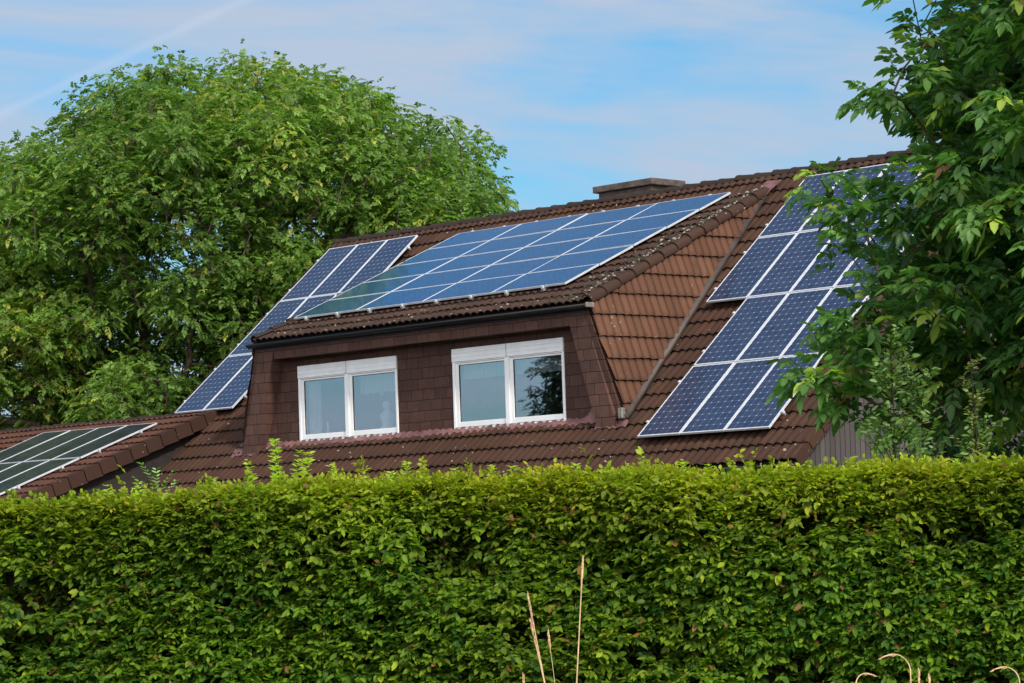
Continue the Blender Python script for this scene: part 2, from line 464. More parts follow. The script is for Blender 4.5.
# ------------------------------------------------------------------ THE HOUSE
A_ = .70084; B_ = .40354                       # pitches of the main roof and of the dormer roof
ca, sa = math.cos(A_), math.sin(A_); cb, sb = math.cos(B_), math.sin(B_)
N_MAIN = V((0, -sa, ca)); VD_MAIN = V((0, ca, sa))
N_DORM = V((0, -sb, cb)); VD_DORM = V((0, cb, sb))
D0 = V((-10.5886, 1.1387, 2.9592))
HM = -.215; HD = -.15
XL, XR = -15.57, 3.90
VE, VR = -.66, 8.43
def mainp(u, v, h=0.0): return V((u, 0, 0)) + VD_MAIN*v + N_MAIN*h
def dormp(u, s, h=0.0): return D0 + V((1, 0, 0))*u + VD_DORM*s + N_DORM*h

house = empty('brown_house', (-5.8, 6.4, GROUND))
def hc(o):   # keep world position under the house empty
    o.matrix_parent_inverse = Matrix.Translation(-house.location)
    return o
tag(house, 'brown tiled house with a wide trapezoid dormer and blue solar panels on its steep roof', 'house')

DL_T, DR_T = -10.84, -1.54      # dormer frame, outer top corners
EY, FY = .42, .62
E_R = V((-1.50, .40, 2.50)); F_R = V((-.84, .62, .34)); A_R = V((-1.98, 5.93, 4.86))
E_L = V((-10.88, .40, 2.50)); F_L = V((-11.66, .62, .34)); A_L = V((-10.40, 5.93, 4.86))

def in_dormer(u, v):
    # footprint of the dormer on the main slope, a little inside its outline
    v0, v1 = .95, 7.45
    t = np.clip((v-.7)/(7.7-.7), 0, 1)
    xr = -.95*(1-t) + -2.05*t - .22; xl = -11.6*(1-t) + -10.35*t + .22
    return (v > v0) & (v < v1) & (u > xl) & (u < xr)

O_MAIN = mainp(0, 0, HM)
main_roof = hc(tile_sheet('main_roof', O_MAIN, (1,0,0), N_MAIN, XL, XR, VE, VR, M['tile'], house, hole=in_dormer, seed=3))
# rear slope
ridge_y = mainp(0, VR, HM).y; ridge_z = mainp(0, VR, HM).z
N_BACK = V((0, sa, ca))
rear_roof = hc(tile_sheet('rear_roof', V((0, 2*ridge_y, O_MAIN.z)), (1,0,0), N_BACK, XL, XR, VE, VR, M['tile'], house, seed=5))
caps('ridge_capping', [(XL, ridge_y, ridge_z-.045), (XR, ridge_y, ridge_z-.045)], .13, M['cap'], main_roof, spread=PI*.5, step=.47)
# battens / underside deck of both slopes
dk = MB()
for s_, yy in ((1, 0), (-1, 2*ridge_y)):
    for (x0, x1, v0, v1) in ((XL+.02, -11.9, VE+.02, VR-.1), (-11.9, -.7, VE+.02, .6), (-.7, XR-.02, VE+.02, VR-.1)) if s_ == 1 else ((XL+.02, XR-.02, VE+.02, VR-.1),):
        q = []
        for h in (-.10, -.035):
            for (x, v) in ((x0, v0), (x1, v0), (x1, v1), (x0, v1)):
                p = mainp(x, v, HM+h); q.append((p.x, p.y if s_ == 1 else yy-p.y, p.z))
        dk.hexa(q[:4], q[4:])
dk.build('roof_underside', M['soffit'], main_roof)
# verge tiles along the right rake (angled cover tiles)
def verge(name, x, v0, v1, side, mat, parent, pos, nrm, width=.20, drop=.17, step=.42):
    m = MB(); n = int(round((v1-v0)/step)); st = (v1-v0)/n; uv = []
    for k in range(n):
        a = v0+k*st-.02; b = v0+(k+1)*st
        for (h0, h1) in (((.075, .050),)):
            lo = [pos(x-side*width, a, h0-.02), pos(x+side*.02, a, h0-.02), pos(x+side*.02, b, h1-.02), pos(x-side*width, b, h1-.02)]
            hi = [pos(x-side*width, a, h0), pos(x+side*.02, a, h0), pos(x+side*.02, b, h1), pos(x-side*width, b, h1)]
            m.hexa(lo, hi); uv += [k]*6
            lo = [pos(x+side*.021, a, h0-drop), pos(x+side*.043, a, h0-drop), pos(x+side*.043, b, h1-drop), pos(x+side*.021, b, h1-drop)]
            hi = [pos(x+side*.021, a, h0), pos(x+side*.043, a, h0), pos(x+side*.043, b, h1), pos(x+side*.021, b, h1)]
            m.hexa(lo, hi); uv += [k]*6
    o = m.build(name, mat, parent)
    me = o.data; ul = me.uv_layers.new(name='UVMap')
    for p in me.polygons:
        for li in p.loop_indices: ul.data[li].uv = (.5, uv[min(p.index, len(uv)-1)]+.5)
    return o
verge('verge_tiles', XR, VE, VR, 1, M['tile_side'], main_roof, lambda x, v, h: mainp(x, v, HM+h), N_MAIN)
verge('verge_tiles', XL, VE, VR, -1, M['tile'], main_roof, lambda x, v, h: mainp(x, v, HM+h), N_MAIN)
ge = mainp(0, VE, HM)
gutter('gutter', (XR+.02, ge.y-.055, ge.z-.045), (-13.7, ge.y-.055, ge.z-.045), .085, M['gutter'], main_roof)
m = MB().box((-13.7, ge.y+.02, ge.z-.26), (XR-.1, ge.y+.045, ge.z-.055)); m.build('fascia_board', M['soffit'], main_roof)

# walls
m = MB()
wy0, wy1 = .12, 2*ridge_y-.12
xr_w = 3.66; xl_w = -15.3
m.add([(xl_w, wy0, GROUND), (xr_w, wy0, GROUND), (xr_w, wy0, -.45), (xl_w, wy0, -.45)], [(0,1,2,3)])
hc(m.build('wall', M['plaster'], house)); m = MB()
m.add([(xl_w, wy1, GROUND), (xr_w, wy1, GROUND), (xr_w, wy1, -.45), (xl_w, wy1, -.45)], [(3,2,1,0)])
hc(m.build('wall', M['plaster'], house))
gz = lambda y: min(mainp(0, 0, HM-.11).z + (y)*math.tan(A_), mainp(0, 0, HM-.11).z + (2*ridge_y-y)*math.tan(A_))
for x in (xr_w, xl_w):
    m = MB(); ys = [wy0+.001, ridge_y, wy1-.001]
    t = .12 if x > 0 else -.12
    poly = [(y, gz(y)) for y in ys]
    pts = [(ys[0], GROUND), (ys[-1], GROUND)] + [(ys[-1], poly[2][1]), (ys[1], poly[1][1]), (ys[0], poly[0][1])]
    vs = [(x, y, z) for y, z in pts] + [(x-t, y, z) for y, z in pts]
    n = len(pts)
    m.add(vs, [tuple(range(n)), tuple(range(2*n-1, n-1, -1))] + [(i, (i+1) % n, n+(i+1) % n, n+i) for i in range(n)])
    hc(m.build('gable_wall', M['boards'], house))

# chimney
m = MB().box((-7.50, 6.95, 4.3), (-5.98, 7.80, 5.52)); chim = hc(m.build('chimney', M['concrete'], house))
m = MB().box((-7.60, 6.86, 5.523), (-5.88, 7.89, 5.66)); m.build('chimney_cap', M['concrete'], chim, bevel=.012)

# ---------------------------------------------------------------- dormer
def lerp(a, b, t): return a + (b-a)*t
WY = .74
m = MB()
# shingled front wall with two window openings
wins = [(-9.97, -6.99), (-5.41, -2.43)]; wz0, wz1 = .385, 1.925
zlo, zhi = .20, 2.36
xe0, xe1 = -11.35, -1.30
cuts = [xe0, wins[0][0], wins[0][1], wins[1][0], wins[1][1], xe1]
def slab(m, x0, x1, z0, z1, y0=WY, y1=WY+.14): m.box((x0, y0, z0), (x1, y1, z1))
def trap(m, xa0, xb0, xa1, xb1, z0, z1, y0, y1):
    m.hexa([(xa0,y0,z0),(xb0,y0,z0),(xb0,y1,z0),(xa0,y1,z0)], [(xa1,y0,z1),(xb1,y0,z1),(xb1,y1,z1),(xa1,y1,z1)])
trap(m, -11.45, wins[0][0], -10.75, wins[0][0], zlo, zhi, WY, WY+.14)
slab(m, wins[0][1]+.0, wins[1][0], zlo, zhi)
trap(m, wins[1][1], -1.05, wins[1][1], -1.75, zlo, zhi, WY, WY+.14)
for a, b in wins:
    slab(m, a+.0005, b-.0005, wz1, zhi); slab(m, a+.0005, b-.0005, zlo, wz0)
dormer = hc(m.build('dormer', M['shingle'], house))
# frame round the recess: head beam and two sloping legs
def leg(m, side):
    if side > 0: ot, it, ob, ib = -1.62, -2.04, -.95, -1.44
    else: ot, it, ob, ib = -10.76, -10.30, -11.56, -11.08
    zt, zb = 2.40, .22
    yt, yb = .41, .52
    lo = [(ob, yb, zb), (ib, yb, zb), (ib, .95, zb), (ob, .95, zb)]
    hi = [(ot, yt, zt), (it, yt, zt), (it, .95, zt), (ot, .95, zt)]
    m.hexa(lo, hi)
for s_ in (-1, 1):
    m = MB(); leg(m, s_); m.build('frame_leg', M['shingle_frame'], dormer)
m = MB()
m.hexa([(-10.36,.432,2.09),(-1.98,.432,2.09),(-1.98,.735,2.09),(-10.36,.735,2.09)], [(-10.36,.412,2.398),(-1.98,.412,2.398),(-1.98,.735,2.398),(-10.36,.735,2.398)])
m.build('head_beam', M['shingle_frame'], dormer)
for sx, E, Fp in ((1, E_R, F_R), (-1, E_L, F_L)):
    m = MB(); d = Fp-E
    a = E + V((-.12*sx, .0, -.10)); b = Fp + V((-.12*sx, -.02, -.1))
    w = .13*sx
    lo = [b, b+V((w,0,0)), b+V((w,.5,.0)), b+V((0,.5,0))]; hi = [a, a+V((w,0,0)), a+V((w,.5,0)), a+V((0,.5,0))]
    m.hexa(lo, hi); m.build('edge_board', M['shingle'], dormer)
# roof of the dormer
O_D = D0 + N_DORM*HD
es = (.36 - O_D.y)/cb
dp = []
nr = (A_R-E_R).cross(N_DORM).normalized(); nr = nr if nr.x > 0 else -nr
nl = (A_L-E_L).cross(N_DORM).normalized(); nl = nl if nl.x < 0 else -nl
dr = tile_sheet('dormer_roof', O_D, (1,0,0), N_DORM, -.6, 9.6, es, 5.22, M['tile_dormer'], dormer, seed=8, planes=((E_R, nr), (E_L, nl)))
m = MB()
q = []
for h in (-.09, -.03):
    for p in (E_L, E_R, A_R, A_L):
        s_ = (p.y-D0.y)/cb
        q.append(tuple(dormp(p.x-D0.x, s_+.03, HD+h)))
m.hexa(q[:4], q[4:]); m.build('roof_underside', M['soffit'], dr)
def lumps(name, spots, mat, parent, nrm, seed):
    rs = random.Random(seed); m = MB()
    for p, r_ in spots:
        n_ = 6; b = len(m.v); ph = rs.uniform(0, 6); X_ = V((1,0,0)); Y_ = nrm.cross(X_)
        for ring, (rr_, h) in enumerate(((1.0, -.2), (.8, .45), (.35, .75))):
            for k_ in range(n_):
                q_ = rr_*r_*rs.uniform(.7, 1.25); m.v.append(tuple(p + X_*math.cos(2*PI*k_/n_+ph)*q_ + Y_*math.sin(2*PI*k_/n_+ph)*q_*.8 + nrm*h*r_*.7))
        for ring in range(2):
            for k_ in range(n_): m.f.append((b+ring*n_+k_, b+ring*n_+(k_+1) % n_, b+(ring+1)*n_+(k_+1) % n_, b+(ring+1)*n_+k_))
        m.f.append(tuple(b+2*n_+k_ for k_ in range(n_)))
    o = m.build(name, mat, parent); o['kind'] = 'stuff'; return o
M['moss'] = simple_mat('dark_moss', (.040, .034, .018), .95, 0, .4, 30)
M['palelichen'] = simple_mat('pale_lichen', (.30, .265, .22), .9, 0, .25, 30)
rl = random.Random(77); s1 = []; s2 = []
for i in range(430):
    t_ = rl.random(); near = abs(rl.gauss(0, .28)); hip = E_R + (A_R-E_R)*t_
    p_ = dormp(hip.x-.16-near-D0.x, (hip.y-D0.y)/cb, HD+.045+.02*rl.random())
    (s1 if rl.random() < .82 else s2).append((p_, rl.uniform(.015, .050)))
for i in range(420):
    x_ = rl.uniform(-10.6, -1.8); sv = es + abs(rl.gauss(0, .35))
    p_ = dormp(x_-D0.x, sv, HD+.05+.02*rl.random()); (s1 if rl.random() < .88 else s2).append((p_, rl.uniform(.012, .034)))
for i in range(45):
    t_ = rl.random(); p_ = E_R + (A_R-E_R)*t_ + N_DORM*.15 + V((rl.gauss(0, .04), 0, 0)); s2.append((p_, rl.uniform(.012, .038)))
lumps('moss', s1, M['moss'], dr, N_DORM, 1); lumps('lichen', s2, M['palelichen'], dr, N_DORM, 2)
s2 = []
for i in range(130):
    u_ = rl.uniform(XL+.2, XR-.2); v_ = rl.choice([rl.uniform(VE, .8), rl.uniform(7.6, 8.3), rl.uniform(VE, VR)])
    if -12 < u_ < -.6 and v_ > .6 and v_ < 7.6: continue
    s2.append((mainp(u_, v_, HM+.06), rl.uniform(.010, .030)))
lumps('lichen', s2, M['palelichen'], main_roof, N_MAIN, 3)
gzz = dormp(0, es, HD)
gutter('gutter', (-1.36, gzz.y-.05, gzz.z-.035), (-11.0, gzz.y-.05, gzz.z-.045), .085, M['gutter'], dr)
MB().box((-1.359, gzz.y-.13, gzz.z-.10), (-1.31, gzz.y+.06, gzz.z-.012)).build('gutter_end', M['gutter_end'], dr, bevel=.008)
MB().box((-10.9, gzz.y+.03, gzz.z-.16), (-1.5, .46, gzz.z-.055)).build('soffit_board', M['gutter'], dr)
# side slopes with their own tiles, caps and valley strips
for sx, E, Fp, Ap in ((1, E_R, F_R, A_R), (-1, E_L, F_L, A_L)):
    n = (Fp-E).cross(Ap-E).normalized()
    if n.x*sx < 0: n = -n
    ud = V((0,0,1)).cross(n).normalized()
    if ud.y < 0: ud = -ud
    vd = n.cross(ud).normalized()
    if vd.z < 0: vd = -vd
    cc = [( (p-E).dot(ud), (p-E).dot(vd)) for p in (E, Fp, Ap)]
    us = [c[0] for c in cc]; vs = [c[1] for c in cc]
    def outer(a, b, third):
        k = (b-a).cross(n).normalized()
        return k if (third-a).dot(k) < 0 else -k
    pl = ((E, outer(E, Fp, Ap)), (Fp, outer(Fp, Ap, E)), (Ap, outer(Ap, E, Fp)))
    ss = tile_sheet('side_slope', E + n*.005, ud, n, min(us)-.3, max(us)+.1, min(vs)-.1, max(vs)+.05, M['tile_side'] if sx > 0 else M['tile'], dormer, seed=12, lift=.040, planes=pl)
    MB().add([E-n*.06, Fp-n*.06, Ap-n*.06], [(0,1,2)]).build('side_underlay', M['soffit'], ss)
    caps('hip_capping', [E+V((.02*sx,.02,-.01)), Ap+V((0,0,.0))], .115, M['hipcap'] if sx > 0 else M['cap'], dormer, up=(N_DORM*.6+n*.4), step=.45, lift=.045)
    # valley strip: folded sheet standing on the main slope
    a = Fp + N_MAIN*.06 + V((.02*sx,0,0)); b = Ap + N_MAIN*.03 - (Ap-Fp)*.02
    side = V((1,0,0))
    pts = []
    m = MB()
    prof = [(-.08, .05), (-.035, .10), (.025, .105), (.07, .055), (.08, .0), (-.08, .0)]
    k = len(prof)
    for p in (a, lerp(a, b, .5), b):
        for (x, h) in prof: m.v.append(tuple(p + side*x*sx + N_MAIN*(h-.05)))
    for i in range(2):
        for j in range(k): m.f.append((i*k+j, i*k+(j+1) % k, (i+1)*k+(j+1) % k, (i+1)*k+j))
    m.f.append(tuple(range(k))); m.f.append(tuple(2*k+j for j in range(k)))
    m.build('valley_strip', M['valley'], dormer, True)
MB().box((-.92, .50, .36), (-.80, .60, .56)).build('valley_foot', M['gutter_end'], dormer, bevel=.02)
# pink lead flashing where the wall meets the roof below
def roofz(y, h=0.0): return y*math.tan(A_) + (HM+h)/ca
m = MB(); nseg = 150
xs = [lerp(-11.9, -.75, i/nseg) for i in range(nseg+1)]
for i, x in enumerate(xs):
    wv = .030*abs(math.sin((x-XL)/(TW/2)*PI))**.75*1.3
    inside = -11.15 < x < -1.5
    yb = WY-.004 if inside else .60
    top = (.020 + .006*math.sin(x*7)) if inside else .06+.02*math.sin(x*9)
    if -1.95 < x < -1.45: top += .20*(1-abs((x+1.7)/.25))
    if -11.2 < x < -10.8: top += .16*(1-abs((x+11.0)/.2))
    h = wv+.040
    ylow = yb - .10 - .02*math.sin(x*11)
    m.v += [(x, yb, roofz(yb, h)+top), (x, yb-.012, roofz(yb, h)+.012), (x, yb-.06, roofz(yb-.06, h)), (x, ylow, roofz(ylow, h-.008))]
for i in range(nseg):
    for j in range(3): a = i*4+j; m.f.append((a, a+4, a+5, a+1))
m.build('flashing', M['lead'], dormer, True)
MB().add([(-2.25,5.78,4.66+.10),(-1.85,5.75,4.66+.10),(-1.75,6.12,5.0+.08),(-2.15,6.15,5.0+.10)], [(0,1,2,3)]).build('apex_flashing', M['lead'], dormer)
# room behind the windows
m = MB()
m.add([(-10.6,.9,.05),(-1.6,.9,.05),(-1.6,3.2,.05),(-10.6,3.2,.05),(-10.6,.9,2.3),(-1.6,.9,2.3),(-1.6,3.2,2.3),(-10.6,3.2,2.3)], [(0,1,2,3),(4,7,6,5),(2,6,7,3),(0,3,7,4),(1,5,6,2)])
m.build('inner_room', M['interior'], dormer)

# windows
def window(x0, x1, z0, z1, y):
    """double sash plastic window; y is the outer face"""
    m = MB(); fw = .065; yb = y+.09
    m.box((x0, y, z0), (x0+fw, yb, z1-.245)); m.box((x1-.045, y, z0), (x1, yb, z1-.245))
    m.box((x0+fw, y, z0), (x1-.045, yb, z0+.055))
    m.box((x0+fw, y, z1-.268), (x1-.045, yb, z1-.247))
    w = hc(m.build('window', M['pvc'], house, bevel=.006))
    xm = (x0+x1)/2
    m = MB().box((xm-.055, y-.012, z0+.056), (xm+.055, yb-.01, z1-.270)); m.build('mullion', M['pvc'], w, bevel=.005)
    # shutter boxes
    for a, b in ((x0-.0, xm-.012), (xm+.012, x1+.0)):
        m = MB(); h = .243
        m.box((a, y-.012, z1-h), (b, y+.06, z1))
        for k in (1, 2): m.box((a+.01, y-.019, z1-h*k/3-.006), (b-.01, y-.0125, z1-h*k/3+.006))
        m.build('shutter_box', M['pvcgrey'], w, bevel=.004)
    # sashes and panes
    for a, b in ((x0+fw+.004, xm-.059), (xm+.059, x1-.049)):
        m = MB(); s = .085; ys = y+.018; ye = y+.075; zb = z0+.06; zt = z1-.272
        m.box((a, ys, zb), (a+s, ye, zt)); m.box((b-.03, ys, zb), (b, ye, zt))
        m.box((a+s, ys, zb), (b-.03, ye, zb+.105)); m.box((a+s, ys, zt-.034), (b-.03, ye, zt))
        sh = m.build('sash', M['pvc'], w, bevel=.005)
        g = MB().box((a+s-.012, ye-.032, zb+.10), (b-.022, ye-.026, zt-.030)); g.build('pane', M['glass'], w)
        m = MB()
        m.box((a+s-.001, ys+.012, zt-.042), (b-.03, ys+.03, zt-.0335)); m.box((a+s-.001, ys+.012, zb+.1045), (a+s+.006, ys+.03, zt-.042)); m.box((b-.037, ys+.012, zb+.1045), (b-.029, ys+.03, zt-.042))
        m.build('seal', M['seal'], w)
    m = MB()
    m.box((x0+.05, y-.001, z0+.06), (x1-.05, y+.017, z0+.064))
    m.build('sill_seam', M['seal'], w)
    for sx_ in (x0+.2, xm-.12, xm+.12, x1-.12): MB().tube([(sx_, y-.006, z0+.03), (sx_, y+.01, z0+.03)], .012, 8).build('drain_cap', M['seal'], w)
    return w
for a, b in wins: window(a, b, wz0, wz1, WY-.022)

# net curtains and ornaments behind the panes
def curtain(x0, x1, z0, z1, y, label, amp=.022, scal=0.0):
    m = MB(); n = int((x1-x0)/.012); rr = random.Random(int(x0*100))
    for i in range(n+1):
        x = lerp(x0, x1, i/n); yy = y + amp*math.sin(x*58+1.5*math.sin(x*7)) + amp*.5*math.sin(x*131)
        m.v += [(x, yy, z0 + scal*abs(math.sin(x*14))), (x, yy*.5+y*.5, z1)]
    for i in range(n): m.f.append((2*i, 2*i+2, 2*i+3, 2*i+1))
    o = m.build('net_curtain', M['net'], None, True)
    tag(o, label, 'curtain', 'net curtains in the dormer windows')
curtain(-5.25, -3.97, 1.34, 1.64, .885, 'short white net valance across the top of the left pane of the right dormer window', scal=.012)
curtain(-3.85, -2.50, 1.34, 1.64, .885, 'short white net valance across the top of the right pane of the right dormer window', scal=.012)
curtain(-8.30, -7.05, 1.25, 1.64, .90, 'white net valance across the top of the right pane of the left dormer window', scal=.015)
curtain(-9.86, -9.45, .54, 1.64, .885, 'pale net curtain gathered at the left side of the left dormer window')
# figurine (lathe)
def lathe(prof, c, n=14):
    m = MB(); c = V(c)
    for (r, z) in prof:
        for k in range(n): m.v.append((c.x+r*math.cos(2*PI*k/n), c.y+r*math.sin(2*PI*k/n), c.z+z))
    for i in range(len(prof)-1):
        for k in range(n): m.f.append((i*n+k, i*n+(k+1) % n, (i+1)*n+(k+1) % n, (i+1)*n+k))
    m.f.append(tuple(range(n))[::-1]); m.f.append(tuple((len(prof)-1)*n+k for k in range(n)))
    return m
MB().box((-10.1, .90, .50), (-6.9, 1.12, .53)).build('window_board', M['pvc'], dormer)
MB().box((-5.5, .90, .50), (-2.3, 1.12, .53)).build('window_board', M['pvc'], dormer)
o = lathe([(.14,0),(.16,.04),(.10,.09),(.13,.2),(.15,.28),(.09,.36),(.05,.39),(.08,.44),(.09,.49),(.06,.55),(.01,.57)], (-7.62, 1.0, .531)).build('figurine', M['porcelain'], None, True)
tag(o, 'white porcelain figurine standing inside the right pane of the left dormer window', 'figurine')
m = MB(); pts = []
for i in range(25):
    t = 2*PI*i/24; pts.append((-7.72 + .0055*16*math.sin(t)**3, .96, 1.30 + .0062*(13*math.cos(t)-5*math.cos(2*t)-2*math.cos(3*t)-math.cos(4*t))))
m.tube(pts, .022, 6); m.tube([(-7.72,.96,1.345),(-7.72,.96,1.66)], .003, 4)
o = m.build('hanging_heart', M['porcelain'], None, True); tag(o, 'white heart ornament hanging on a thread inside the left dormer window', 'ornament')
o = lathe([(.03,0),(.03,.26),(.004,.27),(.004,.29)], (-9.42, 1.0, .531), 10).build('candle', M['porcelain'], None, True); tag(o, 'thin white candle standing inside the left pane of the left dormer window', 'candle')

# ------------------------------------------------------------------ SOLAR PANELS
def panel_meshes(w, l, nx, ny, cells, key, landscape=False, rim=.030):
    """w along x, l up the slope (local y), glass on z = 0"""
    fw = rim; t = .038
    m = MB()
    m.box((0,0,-t), (w,fw,0)); m.box((0,l-fw,-t), (w,l,0)); m.box((0,fw,-t), (fw,l-fw,0)); m.box((w-fw,fw,-t), (w,l-fw,0))
    fr = m.build('frame', M['alu'], None, bevel=.0015)
    me = bpy.data.meshes.new('glass_'+key)
    v = [(fw,fw,-.004),(w-fw,fw,-.004),(w-fw,l-fw,-.004),(fw,l-fw,-.004)]
    me.from_pydata(v, [], [(0,1,2,3)]); uv = me.uv_layers.new(name='UVMap')
    c = [(0,0),(nx,0),(nx,ny),(0,ny)] if not landscape else [(0,0),(0,ny),(nx,ny),(nx,0)]
    for i, q in enumerate(c): uv.data[i].uv = q
    me.materials.append(cells)
    bk = MB().add([(fw,fw,-.012),(w-fw,fw,-.012),(w-fw,l-fw,-.012),(fw,l-fw,-.012)], [(0,3,2,1)])
    frame_me = fr.data; bpy.data.objects.remove(fr)
    bo = bk.build('backsheet', M['back'], None); bme = bo.data; bpy.data.objects.remove(bo)
    return frame_me, me, bme
PORT = panel_meshes(.985, 1.935, 6, 12, M['cells'], 'portrait', rim=.024)
LAND = panel_meshes(1.937, .985, 6, 12, M['cells_dormer'], 'landscape', True, rim=.012)
BLK = panel_meshes(1.03, 2.105, 6, 24, M['cells_black'], 'black', rim=.014)
prr = random.Random(5)
def panel(kind, origin, pitch, label, group):
    r = empty('solar_panel', origin)
    r.rotation_euler = (pitch + prr.gauss(0, .0016), prr.gauss(0, .0016), prr.gauss(0, .0005))
    for nm, me in zip(('frame', 'glass', 'backsheet'), kind):
        link(bpy.data.objects.new(nm, me), r)
    tag(r, label, 'solar panel', group)
    return r
PWD, PLN = 1.01, 1.9573
ordn = ['first', 'second', 'third', 'fourth', 'fifth']
rown = ['lowest', 'second lowest', 'third lowest', 'topmost']
# right array
for row in range(4):
    cols = range(0, 3) if row < 2 else range(-1, 3)
    for k, c in enumerate(cols):
        panel(PORT, mainp(c*PWD+.012, row*PLN+.012, 0), A_, f'upright blue solar panel right of the dormer, {rown[row]} row, {ordn[k]} from left', 'upright solar panels right of the dormer')
# left array
UL, VL = -15.198, 2.0183
for row in range(3):
    cols = range(0, 2) if row < 2 else range(0, 3)
    for k, c in enumerate(cols):
        panel(PORT, mainp(UL+c*PWD+.012, VL+row*PLN+.012, 0), A_, f'upright blue solar panel at the left roof edge, {["lower", "middle", "upper"][row]} row, {ordn[k]} from left', 'upright solar panels at the left end of the main roof')
# dormer array
rn5 = ['bottom', 'second from bottom', 'middle', 'second from top', 'top']
for row in range(5):
    for c in range(4):
        panel(LAND, dormp(c*PLN+.01, row*PWD+.012, 0), B_, f'sideways shiny blue solar panel on dormer roof, {rn5[row]} row, {ordn[c]} from left', 'sideways solar panels on the dormer roof')
# annex array
PA = math.radians(20.42); VX = -13.78
cp, sp_ = math.cos(PA), math.sin(PA)
AN0 = V((VX, 1.2759, 1.146))                    # verge line passes here (top of the tiles)
N_AN = V((0, -sp_, cp)); VD_AN = V((0, cp, sp_))
def annp(x, s, h=0.0): return V((x, AN0.y, AN0.z)) + VD_AN*s + N_AN*h
for row in range(2):
    for c in range(4):
        panel(BLK, annp(-14.80-(4-c)*1.055, -2.57-2.14*(1-row)+.01, .10), PA, f'black solar panel on the low annex roof, {["lower", "upper"][row]} row, {ordn[c]} from left', 'black solar panels on the annex roof')

# mounting rails and clamps
def rail(a, b, label, group, hooks, nrm, lat=True, size=.04):
    a, b = V(a), V(b); r = empty('mounting_rail', a)
    inv = Matrix.Translation(-a)
    d = (b-a).normalized(); s = d.cross(nrm).normalized()*size/2; n = nrm*size
    m = MB().hexa([a-s, a+s, b+s, b-s], [a-s+n, a+s+n, b+s+n, b-s+n]); o = m.build('rail', M['alu_dull'], r); o.matrix_parent_inverse = inv
    for t in hooks:
        m = MB(); p = a + d*t
        q = s*1.4
        m.hexa([p-q-nrm*.11, p+q-nrm*.11, p+q+d*.03-nrm*.11, p-q+d*.03-nrm*.11], [p-q, p+q, p+q+d*.03, p-q+d*.03])
        o = m.build('roof_hook', M['alu_dull'], r); o.matrix_parent_inverse = inv
    for t in (0.005, (b-a).length-.045):
        m = MB(); p = a + d*t + nrm*size
        m.hexa([p-s*1.2, p+s*1.2, p+s*1.2+d*.04, p-s*1.2+d*.04], [p-s*1.2+nrm*.045, p+s*1.2+nrm*.045, p+s*1.2+d*.04+nrm*.045, p-s*1.2+d*.04+nrm*.045])
        o = m.build('end_clamp', M['alu'], r); o.matrix_parent_inverse = inv
    tag(r, label, 'mounting rail', group)
hs = lambda L: [.25+i*1.1 for i in range(int((L-.2)/1.1)+1)]
for row in range(4):
    u0 = (0 if row < 2 else -PWD)
    for q, f_ in ((0, .42), (1, 1.52)):
        a = mainp(u0-.05, row*PLN+f_, -.082); b = mainp(3*PWD+.05, row*PLN+f_, -.082)
        rail(a, b, f'aluminium rail under {["lower", "upper"][q]} half of the {rown[row]} panel row right of the dormer', 'rails under the panels right of the dormer', hs((b-a).length), N_MAIN)
for row in range(3):
    u1 = 2 if row < 2 else 3
    for q, f_ in ((0, .42), (1, 1.52)):
        a = mainp(UL-.05, VL+row*PLN+f_, -.082); b = mainp(UL+u1*PWD+.05, VL+row*PLN+f_, -.082)
        rail(a, b, f'aluminium rail under {["lower", "upper"][q]} half of {["lower", "middle", "upper"][row]} panel row at left roof edge', 'rails under the panels at the left roof edge', hs((b-a).length), N_MAIN)
for c in range(8):
    u = .42 + c*.978
    a = dormp(u, -.06, -.082); b = dormp(u, 5*PWD+.03, -.082)
    rail(a, b, f'dull metal rail up the dormer roof under the panels, {["leftmost","second from left","third from left","fourth from left","fourth from right","third from right","second from right","rightmost"][c]}', 'rails up the dormer roof', [.02, 1.2, 2.4, 3.6, 4.8], N_DORM, size=.045)
for row in range(2):
    for q, f_ in ((0, .45), (1, 1.6)):
        a = annp(-14.80-4*1.055-.05, -2.57-2.14*(1-row)+f_, .018); b = annp(-14.72, -2.57-2.14*(1-row)+f_, .018)
        rail(a, b, f'silver rail under the {["lower", "upper"][q]} half of the {["lower", "upper"][row]} black panel row on the annex', 'rails on the annex roof', hs((b-a).length), N_AN)

# ------------------------------------------------------------------ ANNEX
annex = empty('annex', (-19, -2, GROUND))
tag(annex, 'low brown tiled annex with a shallow roof at the left end of the house', 'building')
def ac(o): o.matrix_parent_inverse = Matrix.Translation(-annex.location); return o
SR = .30; SE = -6.6; AXL = -27.0
O_AN = annp(0, 0, -.035); O_AN.x = 0
ar = ac(tile_sheet('roof', O_AN, (1,0,0), N_AN, AXL, VX-.02, SE, SR, M['tile_annex'], annex, seed=21))
ry = annp(0, SR).y; rz = annp(0, SR).z
N_ANB = V((0, sp_, cp))
ob = V((0, 2*ry-O_AN.y, O_AN.z))
ac(tile_sheet('rear_roof', ob, (1,0,0), N_ANB, AXL, -15.65, SE+3, SR, M['tile_annex'], annex, seed=22))
caps('ridge_capping', [(AXL, ry, rz-.075), (VX-1.2, ry, rz-.075)], .12, M['cap'], ar, step=.47)
verge('verge_tiles', VX-.02, SE, SR+.12, 1, M['tile_annex'], ar, lambda x, v, h: annp(x, v, h-.02), N_AN, width=.18, drop=.27)
m = MB(); q = []
for h in (-.12, -.06):
    for (x, s_) in ((AXL+.02, SE+.02), (VX-.04, SE+.02), (VX-.04, SR), (AXL+.02, SR)): q.append(annp(x, s_, h))
m.hexa(q[:4], q[4:]); m.build('roof_underside', M['soffit'], ar)
wx = -13.98
y0 = annp(0, SE).y+.4; y1 = ry
